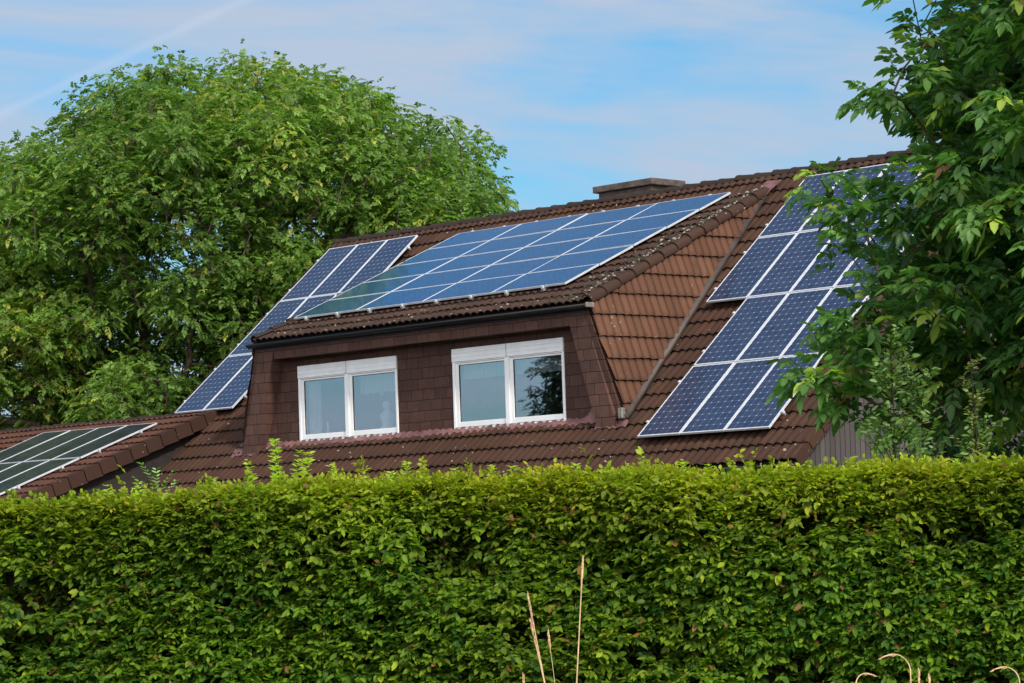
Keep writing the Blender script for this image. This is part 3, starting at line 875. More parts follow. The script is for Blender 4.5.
m = MB()
pts = [(y0, GROUND), (y1, GROUND), (y1, annp(0, SR, -.13).z), (y0, annp(0, SE+.43, -.13).z)]
vs = [(wx, y, z) for y, z in pts] + [(wx-.15, y, z) for y, z in pts]
m.add(vs, [(0,1,2,3), (7,6,5,4), (0,4,5,1), (1,5,6,2), (2,6,7,3), (3,7,4,0)])
ac(m.build('side_wall', M['annexwall'], annex))
m = MB().box((AXL+.3, y0+.001, GROUND), (wx-.151, y0+.15, annp(0, SE+.43, -.15).z)); ac(m.build('wall', M['plaster'], annex))
m = MB().box((AXL+.3, y0+.151, GROUND), (AXL+.45, 2*ry-y0-3, annp(0, SE+.43, -.15).z)); ac(m.build('end_wall', M['plaster'], annex))
ga = annp(0, SE)
gutter('gutter', (VX+.02, ga.y-.05, ga.z-.05), (AXL, ga.y-.05, ga.z-.05), .07, M['gutter'], ar)

# far dark roof at the left edge
far = empty('far_house', (-35.2, 9.4, GROUND)); tag(far, 'dark roofed outbuilding just showing behind the annex ridge at the far left', 'building')
fi = Matrix.Translation(-far.location)
m = MB()
c0 = V((-34.6, 8.8, 0)); ax = V((-.35, -.94, 0)).normalized(); sd = V((-.94, .35, 0)).normalized()
e = [c0 + ax*t + sd*s_ for t, s_ in ((0,0),(7,0),(7,6),(0,6))]
m.hexa([V((p.x,p.y,GROUND)) for p in e], [V((p.x,p.y,1.2)) for p in e]); o = m.build('wall', M['plaster'], far); o.matrix_parent_inverse = fi
m = MB(); r0 = c0 + sd*3 - ax*.3; r1 = r0 + ax*7.6
e = [c0 - ax*.3 - sd*.3, c0 + ax*7.3 - sd*.3, c0 + ax*7.3 + sd*6.3, c0 - ax*.3 + sd*6.3]
vs = [(p.x,p.y,1.25) for p in e] + [(r0.x,r0.y,3.1),(r1.x,r1.y,3.1)]
m.add(vs, [(0,1,5,4),(2,3,4,5),(0,4,3),(1,2,5),(0,3,2,1)]); o = m.build('roof', M['soffit'], far); o.matrix_parent_inverse = fi

# ------------------------------------------------------------------ FOLIAGE
def unit(a): return a/np.maximum(np.linalg.norm(a, axis=-1, keepdims=True), 1e-9)
def leaf_cloud(name, P, D, Nn, L, W, col, mat, parent=None, fine=True, fold=.25, droop=.25):
    """P base, D direction, Nn approximate normal, L length, W width, col (N,3)"""
    D = unit(D); S = unit(np.cross(D, Nn)); Nn = np.cross(S, D)
    L = L[:, None]; W = W[:, None]
    if fine:
        prof = [(0, 0, 0), (.30, .85, .0), (.30, -.85, 0), (.68, .72, 0), (.68, -.72, 0), (1.0, 0, 0), (.30, 0, 1), (.68, 0, 1)]
        faces = [(0,1,6),(6,1,3,7),(7,3,5),(0,6,2),(6,7,4,2),(7,5,4)]
    else:
        prof = [(0, 0, 0), (.45, 1., 0), (.45, -1., 0), (1.0, 0, 0), (.45, 0, 1)]
        faces = [(0,1,4),(4,1,3),(0,4,2),(4,3,2)]
    k = len(prof); n = len(P)
    Vt = np.zeros((n, k, 3)); C = np.zeros((n, k, 3))
    for i, (t, s, m_) in enumerate(prof):
        Vt[:, i] = P + D*L*t + S*W*.5*s - Nn*(W*fold*.5*m_) - np.array([0,0,1])*(L*droop*t*t)
        C[:, i] = col*(1.06 if m_ else (1.0 if i else .85))
    off = (np.arange(n)*k)[:, None]
    flat = np.concatenate([np.array(f) for f in faces]); tot = np.array([len(f) for f in faces])
    F = (off + flat[None, :]).ravel()
    return np_mesh(name, Vt.reshape(-1, 3), F, np.tile(tot, n), mat, parent, col=C.reshape(-1, 3), smooth=False)

def sinfield(P, seed, scale):
    r = np.random.default_rng(seed); out = 0
    for o in range(4):
        k = r.normal(0, 1, (3, 3))/scale*(1.7**o); ph = r.uniform(0, 6.28, 3)
        out = out + (np.sin(P @ k[0] + ph[0]) + np.sin(P @ k[1] + ph[1]) + np.sin(P @ k[2] + ph[2]))/3*(.62**o)
    return out/1.6

def skeleton(base, top, tips, rng, sag=.12, seg=.45, wob=.06, pref=.35):
    """joins every tip to the nearest growing branch; returns nodes, parents, radii weights"""
    nodes = [np.array(base, float)]; par = [-1]; dist = [0.0]
    n = max(3, int(np.linalg.norm(np.array(top)-base)/seg))
    for i in range(1, n+1):
        p = np.array(base)*(1-i/n) + np.array(top)*i/n + rng.normal(0, wob*.6, 3)*(i < n)
        nodes.append(p); par.append(len(nodes)-2); dist.append(dist[-1]+seg)
    tips = np.array(tips); order = np.argsort(np.linalg.norm(tips-np.array(top), axis=1))
    ends = []
    for t in tips[order]:
        N = np.array(nodes); dd = np.linalg.norm(N-t, axis=1)
        low = np.maximum(0, N[:, 2]-t[2]+.2)       # do not start above the tip
        cost = dd + pref*np.array(dist)*.35 + low*.8
        cost[:max(2, n//3)] += 50
        j = int(np.argmin(cost)); a = nodes[j]; L = dd[j]
        k = max(1, int(round(L/seg))); prev = j
        for i in range(1, k+1):
            s = i/k
            p = a*(1-s) + t*s + np.array([0, 0, sag*L*math.sin(PI*s)]) + (rng.normal(0, wob, 3) if i < k else 0)
            nodes.append(p); par.append(prev); dist.append(dist[prev]+L/k); prev = len(nodes)-1
        ends.append(prev)
    cnt = np.zeros(len(nodes)); 
    for e_ in ends: cnt[e_] += 1
    for i in range(len(nodes)-1, 0, -1): cnt[par[i]] += cnt[i]
    return np.array(nodes), par, np.maximum(cnt, .6), ends

def branch_mesh(m, nodes, par, cnt, k, p=.48, nmin=5, big=8, rmin=.008, lo=0, hi=1e9, rmax=9):
    r = np.clip(k*cnt**p, rmin, rmax)
    for i in range(1, len(nodes)):
        if not (lo <= r[par[i]] < hi): continue
        a = V(nodes[par[i]]); b = V(nodes[i]); d = b-a
        if d.length < 1e-4: continue
        m.tube([a-d*.08, b+d*.05], [min(r[par[i]], r[i]*1.35), r[i]], big if r[i] > .06 else nmin, cap=False)
    return r

def compound(P, D, rng, n_pairs=3, rl=.30, ll=.125, lw=.055, col=None, colvar=.16):
    """walnut style leaves: P base, D rachis direction -> leaflet arrays"""
    n = len(P); D = unit(D); up = np.array([0, 0, 1.0])
    S = unit(np.cross(D, up + rng.normal(0, .25, (n, 3)))); Nn = unit(np.cross(S, D))
    rlv = rl*rng.uniform(.75, 1.2, n); out = []
    base_c = col*(1+rng.normal(0, colvar, (n, 1)))
    ts = np.linspace(.42, .92, n_pairs)
    def pos(t): return P + D*(rlv*t)[:, None] - up*(rlv*.28*t*t)[:, None]
    for j, t in enumerate(ts):
        for sg in (1, -1):
            dd = D*.55 + S*sg*.85 - up*.18 + rng.normal(0, .16, (n, 3))
            sz = rng.uniform(.8, 1.15, n)*(.78+.22*(j/(n_pairs-1) if n_pairs > 1 else 1))
            out.append((pos(t), dd, Nn + rng.normal(0, .22, (n, 3)), ll*sz, lw*sz, base_c*(1+rng.normal(0, .07, (n, 1)))))
    sz = rng.uniform(.95, 1.3, n)
    out.append((pos(1.0), D - up*.45 + rng.normal(0, .12, (n, 3)), Nn + rng.normal(0, .2, (n, 3)), ll*sz*1.1, lw*sz*1.1, base_c))
    return [np.concatenate([o[i] for o in out]) for i in range(6)]

def cluster_leaves(tips, origins, rng, per, rad, flat=.6, outward=.7, **kw):
    """leaf bases around each tip, rachis pointing outward from the branch and drooping"""
    T = np.repeat(tips, per, 0); R = np.repeat(rad, per)[:, None]
    d = unit(rng.normal(0, 1, (len(T), 3))); rr = rng.uniform(0, 1, (len(T), 1))**.45
    d[:, 2] = np.where(d[:, 2] < -.25, d[:, 2]*-.5, d[:, 2])
    off = d*rr*R; off[:, 2] *= flat
    P = T + off
    O = np.repeat(unit(tips-origins), per, 0)
    D = unit(d*np.array([1, 1, .6]) + O*outward*.6 + rng.normal(0, .35, (len(T), 3)) - np.array([0, 0, .22]))
    return P, D

# ---- big walnut behind the house (left)
def far_walnut():
    rng = np.random.default_rng(42)
    DT = 76.0; k = 2836/DT
    prof = [(-130,230),(-70,165),(0,150),(45,138),(62,108),(85,88),(105,78),(150,80),(160,58),(205,54),(250,60),(300,66),(345,84),(390,84),(405,102),(432,112),(458,138),(488,132),(508,150),(519,185),(521,215),(505,262),(465,330)]
    px = np.array([p[0] for p in prof], float); py = np.array([p[1] for p in prof], float)
    def hor(x): return 562 - .0325*(x-512)
    def topz(l): x = 512 + l*k; return (hor(x) - np.interp(x, px, py))/k
    lc = (235-512)/k; hw = 9.2
    boughs = []; tries = 0
    while len(boughs) < 175 and tries < 60000:
        tries += 1
        l = rng.uniform(lc-9.4, (500-512)/k); q = rng.uniform(-6.2, 6.2); br = rng.uniform(.85, 1.55)
        e = ((l-lc)/9.3)**2 + (q/6.6)**2
        if e > 1: continue
        zt = topz(l) - 3.4*(q/6.6)**2 - br*.85 - .12 - .3*(l < -11)
        zb = 1.6 + 1.6*e
        if zt < zb: continue
        z = zt - abs(rng.normal(0, .25)) if rng.random() < .35 else rng.uniform(zb, zt)
        if z > zt or z < zb: continue
        if q > 3.5 and rng.random() < .5: continue
        if boughs and min(math.dist((l, q, z), b_[:3]) - .55*(br+b_[3]) for b_ in boughs) < 0: continue
        boughs.append((l, q, z, br))
    tips = []
    for (l, q, z, br) in boughs:
        n_ = int(17*br**1.5)
        for i in range(n_):
            for _ in range(20):
                d = rng.normal(0, 1, 3); d /= np.linalg.norm(d)
                if d[2] > -.75: break
            r_ = br*rng.uniform(.45, 1.0)**.5
            tips.append((l+d[0]*r_, q+d[1]*r_, z+d[2]*r_*.95))
    T = np.array([tuple(site(DT+q, l+.0325*z, z)) for l, q, z in tips])
    base = np.array(tuple(site(DT, (258-512)/k, 0))); base[2] = GROUND-.1
    top = np.array(tuple(site(DT, (250-512)/k, 4.6)))
    nodes, par, cnt, ends = skeleton(base, top, T, rng, sag=.10, seg=.7, wob=.13, pref=.55)
    tree = empty('walnut_tree', tuple(base)); inv = Matrix.Translation(-V(base))
    tag(tree, 'broad leafy green walnut tree behind the left end of the house', 'tree')
    mt = MB(); branch_mesh(mt, nodes, par, cnt, .0120, .50, rmin=.011, rmax=.34); o = mt.build('trunk', M['bark'], tree, True); o.matrix_parent_inverse = inv
    rad = rng.uniform(.34, .60, len(T))
    orig = np.array([nodes[par[e]] for e in ends]); Tt = nodes[ends]
    P, D = cluster_leaves(Tt, orig, rng, 24, rad*1.25, .95)
    # colour: brighter and yellower on some clumps
    f = sinfield(P, 5, 2.0)[:, None]; g = rng.uniform(0, 1, (len(P), 1))
    dark = np.array([.085, .160, .042]); mid = np.array([.205, .325, .062]); yel = np.array([.330, .350, .070])
    c = dark + (mid-dark)*np.clip(.55+.5*f, 0, 1); c = np.where((g > .95) | ((f > .35) & (g > .72)), yel, c)
    args = compound(P, D - np.array([0, 0, .12]), rng, 3, .23, .118, .076, c*rng.uniform(.75, 1.25, (len(P), 1)))
    P2, D2, N2, L2, W2, C2 = args
    o = leaf_cloud('crown', P2, D2, N2, L2, W2, C2, M['leaf_far'], tree, fine=False, fold=.35); o.matrix_parent_inverse = inv
    return len(P2)
far_walnut()

# ---- near walnut at the right, behind the hedge
def near_walnut():
    rng = np.random.default_rng(77)
    DT = 25.0; k = 2836/DT
    pts = []
    # silhouette of the mass that faces the house, in metres to the side / above eye height
    prof_y = np.array([-120, 0, 40, 80, 100, 125, 150, 175, 200, 225, 255, 280, 300, 330, 360, 390, 420, 445])
    prof_x = np.array([ 970, 958, 938, 905, 905, 935, 945, 925, 892, 880, 885, 885, 880, 868, 868, 880, 900, 935])
    n = 0
    tries = 0
    while len(pts) < 700 and tries < 200000:
        tries += 1
        x = rng.uniform(850, 1560); y = rng.uniform(-260, 455)
        if x < np.interp(y, prof_y, prof_x)+36: continue
        q = rng.uniform(-2.6, 2.6)
        cx, cy = 1210, 120
        e = ((x-cx)/(370))**2 + (q/2.7)**2 + ((y-cy)/400)**2
        if e > 1.0: continue
        if x > 1150 and rng.random() > .15 + .70*e: continue
        # keep a window where the boarded gable shows
        if 955 < x < 1010 and 300 < y < 350: continue
        
        p = ((x-512)/k, q, (545-y)/k)
        if pts and np.min(np.linalg.norm(np.array(pts)-p, axis=1)) < .21: continue
        pts.append(p)
    # sprays reaching out towards the roof
    lobes = [(902,14,-.5),(925,30,.3),(938,5,.2),(915,62,-.3),(898,82,-.2),(890,98,.1),(884,112,-.3),(905,95,-.6),(915,125,.2),(922,105,.6),(868,104,.1),
             (812,196,-.4),(826,212,-.2),(852,222,-.3),(838,232,-.5),(865,240,.2),(872,205,.3),(858,258,-.4),(882,225,-.5),(905,190,-.4),(895,212,.5),
             (868,292,-.4),(880,315,-.2),(860,325,-.3),(842,338,-.5),(828,352,-.4),(850,352,0),(868,346,.2),(885,340,-.4),
             (806,392,-.4),(822,400,-.3),(840,392,-.5),(852,408,-.2),(836,416,-.1),(866,398,0),(880,405,-.3),(856,380,.1),(794,388,-.2),(862,418,.2),(884,430,-.2),(905,425,.1),(925,438,.3),(945,430,-.1),(870,372,.3),(890,372,-.2),(805,375,.1),(835,365,-.3),(850,270,.1),(892,395,.2),(910,350,.2),(935,360,-.2),(915,400,-.1)]
    for x, y, q in lobes: pts.append(((x-512)/k, q, (553-y)/k))
    T = np.array([tuple(site(DT+q, l+.0325*z, z)) for l, q, z in pts])
    base = np.array(tuple(site(DT+.3, (1150-512)/k, 0))); base[2] = GROUND-.1
    top = np.array(tuple(site(DT, (1165-512)/k, 2.2)))
    nodes, par, cnt, ends = skeleton(base, top, T, rng, sag=.03, seg=.32, wob=.035, pref=.35)
    tree = empty('walnut_tree', tuple(base)); inv = Matrix.Translation(-V(base))
    tag(tree, 'close leafy walnut tree at the right whose twigs hang over the right solar panels', 'tree')
    mt = MB(); branch_mesh(mt, nodes, par, cnt, .0052, .52, rmax=.16, nmin=6, rmin=.0035); o = mt.build('trunk', M['bark'], tree, True); o.matrix_parent_inverse = inv
    orig = np.array([nodes[par[e]] for e in ends]); Tt = nodes[ends]
    nl = len(lobes); is_lobe = np.zeros(len(pts), bool); is_lobe[-nl:] = True
    order = np.argsort(np.linalg.norm(T-top, axis=1)); il = is_lobe[order]
    rad = np.where(il, .16, rng.uniform(.26, .42, len(T)))
    P1, D1 = cluster_leaves(Tt[~il], orig[~il], rng, 34, rad[~il], .7)
    P2_, D2_ = cluster_leaves(Tt[il], orig[il], rng, 10, rad[il], .7, 1.2)
    P = np.concatenate([P1, P2_]); D = np.concatenate([D1, D2_])
    f = sinfield(P, 9, .9)[:, None]; g = rng.uniform(0, 1, (len(P), 1))
    dark = np.array([.052, .140, .050]); mid = np.array([.175, .325, .065]); yel = np.array([.340, .450, .080])
    c = dark + (mid-dark)*np.clip(.45+.6*f, 0, 1); c = np.where((g > .90) | ((f > .25) & (g > .66)), yel, c)
    c = np.where(g < .008, np.array([.42, .22, .13]), c)
    a = compound(P, D, rng, 3, .20, .112, .064, c, .20)
    o = leaf_cloud('crown', *a, M['leaf_near'], tree, fine=True, fold=.34, droop=.32); o.matrix_parent_inverse = inv
near_walnut()

# ---- a garden tree left of the frame (seen only as a reflection in the right dormer window)
def garden_tree():
    rng = np.random.default_rng(3)
    c = np.array([-14.3, -13.3, 1.9]); tips = []
    while len(tips) < 480:
        d = rng.normal(0, 1, 3); d /= np.linalg.norm(d); p = d*rng.uniform(.3, 1)**.5*np.array([2.3, 2.3, 2.4])
        tips.append(c+p)
    base = np.array([c[0], c[1], GROUND-.1]); top = np.array([c[0], c[1], .6])
    nodes, par, cnt, ends = skeleton(base, top, np.array(tips), rng, seg=.5, wob=.08)
    t = empty('garden_tree', tuple(base)); inv = Matrix.Translation(-V(base))
    tag(t, 'dark green garden tree mirrored in the right pane of the right dormer window', 'tree')
    m = MB(); branch_mesh(m, nodes, par, cnt, .02, .5, rmin=.012); o = m.build('trunk', M['bark'], t, True); o.matrix_parent_inverse = inv
    P, D = cluster_leaves(nodes[ends], np.array([nodes[par[e]] for e in ends]), rng, 22, rng.uniform(.3, .5, len(ends)), .7)
    a = compound(P, D, rng, 3, .2, .10, .055, np.array([.022, .045, .014])*np.ones((len(P), 1)))
    o = leaf_cloud('crown', *a, M['leaf_far'], t, fine=False); o.matrix_parent_inverse = inv
garden_tree()

# ---- the clipped hedge
HD_D = 17.0
hu = (AR - AF*.11).normalized(); hn = V((hu.y, -hu.x, 0))      # hn points back to the viewer
if hn.dot(AF) > 0: hn = -hn
H0 = site(HD_D, 0)
HTOP = CAM.z + .455
def hedge():
    rng = np.random.default_rng(21)
    root = empty('clipped_hedge', (H0.x, H0.y, GROUND)); inv = Matrix.Translation(-root.location)
    tag(root, 'long dense clipped green hedge with yellow green tips across the foreground', 'hedge')
    ua, na = np.array(hu), np.array(hn); O = np.array([H0.x, H0.y, 0.0])
    X0, X1 = -6.5, 6.5; Dp = .75
    def topof(x): return HTOP - .015 - .105*np.clip((-x-2.0)/1.0, 0, 1) - .055*np.clip((x+.4)/.6, 0, 1)*np.clip((2.7-x)/.5, 0, 1) + .028*np.sin(x*1.3+.5) + .018*np.sin(x*3.7) + .012*np.sin(x*9.1)
    # near-black solid core, put in for the shade between the leaves
    n = 140; m = MB(); rows = []
    zs = np.linspace(GROUND-.05, HTOP-.10, 16)
    xs = np.linspace(X0+.1, X1-.1, n)
    core = []
    prof = [(-.22, z) for z in zs] + [(-.30, HTOP-.06), (-.95, HTOP-.06)] + [(-1.1, z) for z in zs[::-1]]
    for j, (q, z) in enumerate(prof):
        for x in xs:
            b = .05*math.sin(x*5+z*4)+.04*math.sin(x*11-z*9)
            core.append(tuple(O + ua*x + na*(q + (b if j < 18 else 0)) + np.array([0, 0, z + ((float(topof(x))-HTOP)*(z-GROUND)/2.0) - .06])))
    f = []
    for j in range(len(prof)-1):
        for i in range(n-1): a = j*n+i; f.append((a, a+1, a+n+1, a+n))
    m.add(core, f); o = m.build('shade_core', M['twig_core'], root, True); o.matrix_parent_inverse = inv
    # sprays: short twigs carrying alternate leaves
    ns = 33000
    x = rng.uniform(X0, X1, ns); z = rng.uniform(GROUND+.55, HTOP, ns)
    dens = 1.0; q = -np.abs(rng.normal(0, .055, ns))
    Pf = O + np.outer(x, ua) + np.outer(q, na); Pf[:, 2] = z
    bulge = .14*sinfield(Pf, 31, .36) + .06*sinfield(Pf, 32, .11); Pf += np.outer(bulge, na)
    hole = .75*sinfield(Pf*np.array([1, 1, 1.3]), 33, .16) + .5*sinfield(Pf*np.array([1, 1, 1.5]), 38, .55)
    keep = (z < topof(x)-.02) & (hole > -.20 + .1*rng.normal(0, 1, ns))
    Pf = Pf[keep]; holef = hole[keep]
    Df = na*1.0 + ua*rng.normal(0, .62, (len(Pf), 1)) + np.array([0, 0, 1])*rng.normal(.05, .5, (len(Pf), 1))
    # top sprays
    nt = 15000
    x = rng.uniform(X0, X1, nt); q = -.02-np.abs(rng.normal(0, .42, nt)); q = np.where(q < -1.0, -rng.uniform(0, 1, nt), q)
    Pt = O + np.outer(x, ua) + np.outer(q, na); Pt[:, 2] = topof(x) - .05 + .030*sinfield(Pt, 35, .3)
    Dt = np.array([0, 0, 1.0]) + na*rng.normal(.25, .4, (nt, 1)) + ua*rng.normal(0, .5, (nt, 1))
    nsd = 8500
    x = rng.uniform(X0, X1, nsd); q = rng.uniform(-.16, .02, nsd)
    Ps_ = O + np.outer(x, ua) + np.outer(q, na); Ps_[:, 2] = topof(x) - rng.uniform(.0, .26, nsd)
    Ps_ += np.outer(.04*sinfield(Ps_, 31, .33), na)
    Ds_ = na*.8 + ua*rng.normal(0, .55, (nsd, 1)) + np.array([0, 0, 1])*rng.normal(.45, .4, (nsd, 1))
    # loose sprigs standing proud of the cut
    nsg = 520
    x = rng.uniform(X0, X1, nsg); q = rng.uniform(-.5, .03, nsg); hh = rng.gamma(1.6, .042, nsg)
    Pg = np.repeat(O + np.outer(x, ua) + np.outer(q, na), 4, 0); Pg[:, 2] = np.repeat(topof(x) - .03, 4) + np.tile(np.arange(4)/4, nsg)*np.repeat(hh, 4)
    Dg = np.array([0, 0, 1.0]) + rng.normal(0, .45, Pg.shape)
    # inner darker layer
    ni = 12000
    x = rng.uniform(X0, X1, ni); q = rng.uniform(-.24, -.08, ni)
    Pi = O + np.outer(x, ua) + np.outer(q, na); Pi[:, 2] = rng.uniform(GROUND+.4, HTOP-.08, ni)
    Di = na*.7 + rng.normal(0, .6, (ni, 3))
    P = np.concatenate([Pf, Pt, Pi, Ps_, Pg]); D = unit(np.concatenate([Df, Dt, Di, Ds_, Dg]))
    tw = np.concatenate([rng.uniform(.05, .11, len(Pf)), rng.uniform(.05, .10, nt)+.05*(rng.uniform(0, 1, nt) > .93), rng.uniform(.08, .12, ni), rng.uniform(.05, .11, nsd), rng.uniform(.03, .06, len(Pg))])
    young = np.concatenate([np.clip((Pf[:, 2]-(HTOP-.55))/.55, 0, 1)**1.6*.75, np.full(nt, .85), np.zeros(ni), np.clip((Ps_[:, 2]-(HTOP-.34))/.34, 0, .85), np.full(len(Pg), .9)])
    young = np.clip(young + np.clip(sinfield(P, 37, .5)-.35, 0, 1)*.5, 0, 1)
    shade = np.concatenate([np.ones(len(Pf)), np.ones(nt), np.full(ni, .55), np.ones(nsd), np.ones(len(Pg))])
    outs = []
    pat = sinfield(P, 51, .45)[:, None]; pat2 = sinfield(P, 52, .8)[:, None]
    K = 5
    S = unit(np.cross(D, np.array([0, 0, 1.0]) + rng.normal(0, .2, D.shape))); Nn = unit(np.cross(S, D))
    spc = rng.normal(0, .8, (len(P), 1)) + 1.1*sinfield(P, 41, .28)[:, None]
    for j in range(K):
        t = (j+.6)/K; sg = 1 if j % 2 else -1
        dd = D*.65 + S*sg*.8 + rng.normal(0, .22, P.shape) - np.array([0, 0, .16])
        if j == K-1: dd = D + rng.normal(0, .2, P.shape)
        nn = Nn + na*.5*(1-young[:, None]) + rng.normal(0, .30, P.shape)
        L = rng.uniform(.032, .072, len(P))*(1-.30*young); W = L*rng.uniform(.54, .68, len(P))
        dark = np.array([.026, .086, .012]); mid = np.array([.190, .305, .022]); yy = np.array([.380, .440, .030])
        g = np.clip(.5+.28*spc+rng.normal(0, .22, (len(P), 1)), 0, 1)
        c = dark + (mid-dark)*g; c = c*(1-young[:, None]) + (yy*(.62+.5*g))*young[:, None]
        rnd = rng.uniform(0, 1, (len(P), 1))
        c = np.where(rnd > .93, c*np.array([1.7, 1.35, 1.0]), c); c = np.where(rnd < .02, np.array([.26, .13, .05]), c)
        c = c*(1 + np.clip(pat, -.5, .8)*np.array([.24, .02, -.05])) * (1 + .22*np.clip(pat2, -1, 1))
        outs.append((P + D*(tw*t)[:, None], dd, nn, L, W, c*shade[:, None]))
    a = [np.concatenate([o_[i] for o_ in outs]) for i in range(6)]
    o = leaf_cloud('foliage', *a, M['hedge'], root, fine=True, fold=.30, droop=.22); o.matrix_parent_inverse = inv
    # twigs that grew out above the clipped line
    spots = [(-1.50, .32, .0), (-1.66, .20, .05), (-1.33, .20, -.05), (-1.42, .24, .1), (-.72, .15, .05), (-.78, .09, 0), (-1.92, .10, .1), (-2.55, .10, 0), (-2.42, .12, .1), (-.15, .12, 0), (-.05, .10, .1), (.95, .10, 0), (1.10, .09, 0), (1.6, .08, .1), (2.1, .07, 0), (-2.9, .07, 0), (-1.1, .12, .05), (.62, .09, 0), (2.6, .06, 0), (-.4, .08, 0), (.3, .09, .1)]
    rs = np.random.default_rng(4)
    for (x, h, q) in spots:
        b = O + ua*x + na*(-.25-q); b[2] = float(topof(x)) - .05
        tip = b + np.array([rs.normal(0, .03), rs.normal(0, .03), h+.06])
        mid_ = (b+tip)/2 + rs.normal(0, .008, 3)
        m = MB().tube([b, mid_, tip], [.003, .0024, .001], 5)
        s_ = m.build('shoot', M['twig_core'], root, True); s_.matrix_parent_inverse = inv
        nlv = int(14 + h*190); t = np.sort(rs.uniform(.0, 1, nlv)); LP = b[None]*(1-t[:, None]) + tip[None]*t[:, None]
        an = np.arange(nlv)*2.4 + rs.uniform(0, 6); LD = np.stack([np.cos(an), np.sin(an), np.full(nlv, .55)], 1)
        cc = np.array([.46, .56, .08])*(1+rs.normal(0, .15, (nlv, 1)))
        L = rs.uniform(.050, .078, nlv)*(1.15-.5*t)
        lf = leaf_cloud('leaves', LP, LD, np.array([0, 0, 1.0])+rs.normal(0, .3, (nlv, 3)), L, L*.5, cc, M['hedge'], s_)
        pass
hedge()

# ---- bright divided plant rising behind the hedge at the left
def weed(x, h, label, name='tall_weed', seed=2, spread=.20, col=(.26, .46, .12), n=8):
    rs = np.random.default_rng(seed); ua, na = np.array(hu), np.array(hn)
    b = np.array([H0.x, H0.y, 0]) + ua*x - na*1.35; b[2] = GROUND
    top = b.copy(); top[2] = HTOP + h
    root = empty(name, tuple(b)); inv = Matrix.Translation(-V(b)); tag(root, label, 'plant')
    o = MB().tube([b, (b+top)/2+np.array([.03, .02, 0]), top], [.009, .007, .003], 6).build('stem', M['leaf_stem'], root, True); o.matrix_parent_inverse = inv
    Ps = []; Ds = []
    for i in range(n*3):
        t = .70+.30*(i/(n*3)); p = b*(1-t)+top*t; an = i*2.4
        d = np.array([math.cos(an), math.sin(an), .55+.5*(t-.7)*3])
        for j in range(6):
            for sg in (-1, 1):
                pp = p + d/np.linalg.norm(d)*spread*(j+1)/6*(1.25-t*.3); s_ = np.cross(d, [0, 0, 1]); s_ /= np.linalg.norm(s_)
                Ps.append(pp); Ds.append(d*.8 + s_*sg*.7)
    Ps = np.array(Ps); Ds = np.array(Ds)
    L = np.full(len(Ps), .055)*rs.uniform(.7, 1.2, len(Ps))
    o = leaf_cloud('leaves', Ps, Ds, np.array([0, 0, 1.0])+rs.normal(0, .3, Ps.shape), L, L*.32, np.array(col)*(1+rs.normal(0, .12, (len(Ps), 1))), M['leaf_small'], root)
    o.matrix_parent_inverse = inv
t_ = NT('green_stem'); M['leaf_stem'] = t_.done(t_.bsdf((.10, .16, .05), .6).outputs[0])
weed(-2.52, .085, 'fresh green feathery weed poking up behind the hedge beside the annex roof')

# ---- slender saplings and dark bush under the right walnut
def sapling(d, l, ztop, label, seed, width=.28, col=(.15, .25, .07), nb=26, ll=.072):
    rs = np.random.default_rng(seed); b = np.array(tuple(site(d, l, 0))); b[2] = GROUND
    top = b.copy(); top[2] = CAM.z + ztop; top[0] += rs.normal(0, .08); top[1] += rs.normal(0, .08)
    root = empty('sapling', tuple(b)); inv = Matrix.Translation(-V(b)); tag(root, label, 'sapling', 'saplings behind the right part of the hedge')
    H = top[2]-b[2]; m = MB(); m.tube([b, b*.5+top*.5+np.array([.04, 0, 0]), top], [.016, .011, .003], 6)
    Ps = []; Ds = []
    for i in range(nb):
        t = rs.uniform(.38, .98); p = b*(1-t)+top*t; an = rs.uniform(0, 6.28); Lb = width*(1.15-t)*rs.uniform(.6, 1.5)+.08
        d_ = np.array([math.cos(an)*.75, math.sin(an)*.75, rs.uniform(.45, 1.1)]); d_ /= np.linalg.norm(d_)
        m.tube([p, p+d_*Lb], [.004, .0015], 4, cap=False)
        for j in range(9):
            s = (j+1)/9; a2 = rs.uniform(0, 6.28)
            Ps.append(p+d_*Lb*s); Ds.append(d_*.5+np.array([math.cos(a2), math.sin(a2), .15])*.8)
    for i in range(36):
        t = rs.uniform(.5, 1.0); a2 = rs.uniform(0, 6.28); Ps.append(b*(1-t)+top*t); Ds.append(np.array([math.cos(a2), math.sin(a2), .5]))
    o = m.build('stem', M['twig_core'], root, True); o.matrix_parent_inverse = inv
    Ps = np.array(Ps); Ds = np.array(Ds); L = ll*rs.uniform(.7, 1.2, len(Ps))
    o = leaf_cloud('leaves', Ps, Ds, np.array([0, 0, 1.0])+rs.normal(0, .4, Ps.shape), L, L*.5, np.array(col)*(1+rs.normal(0, .2, (len(Ps), 1))), M['leaf_small'], root)
    o.matrix_parent_inverse = inv
k20 = 2836/21.0
sapling(21, (882-512)/k20, (553-345)/k20, 'tall slender green sapling behind the hedge just right of the boarded wall corner', 11, .46, nb=80)
sapling(21.3, (918-512)/k20, (553-388)/k20, 'shorter green sapling second from the left under the right walnut', 12, .42, nb=64)
sapling(20.6, (966-512)/k20, (550-372)/k20, 'yellowish sapling with bare tip under the right walnut', 13, .26, (.22, .25, .08), nb=44, ll=.055)
sapling(21.4, (990-512)/k20, (550-430)/k20, 'small green sapling rightmost under the right walnut', 14, .40, nb=56)

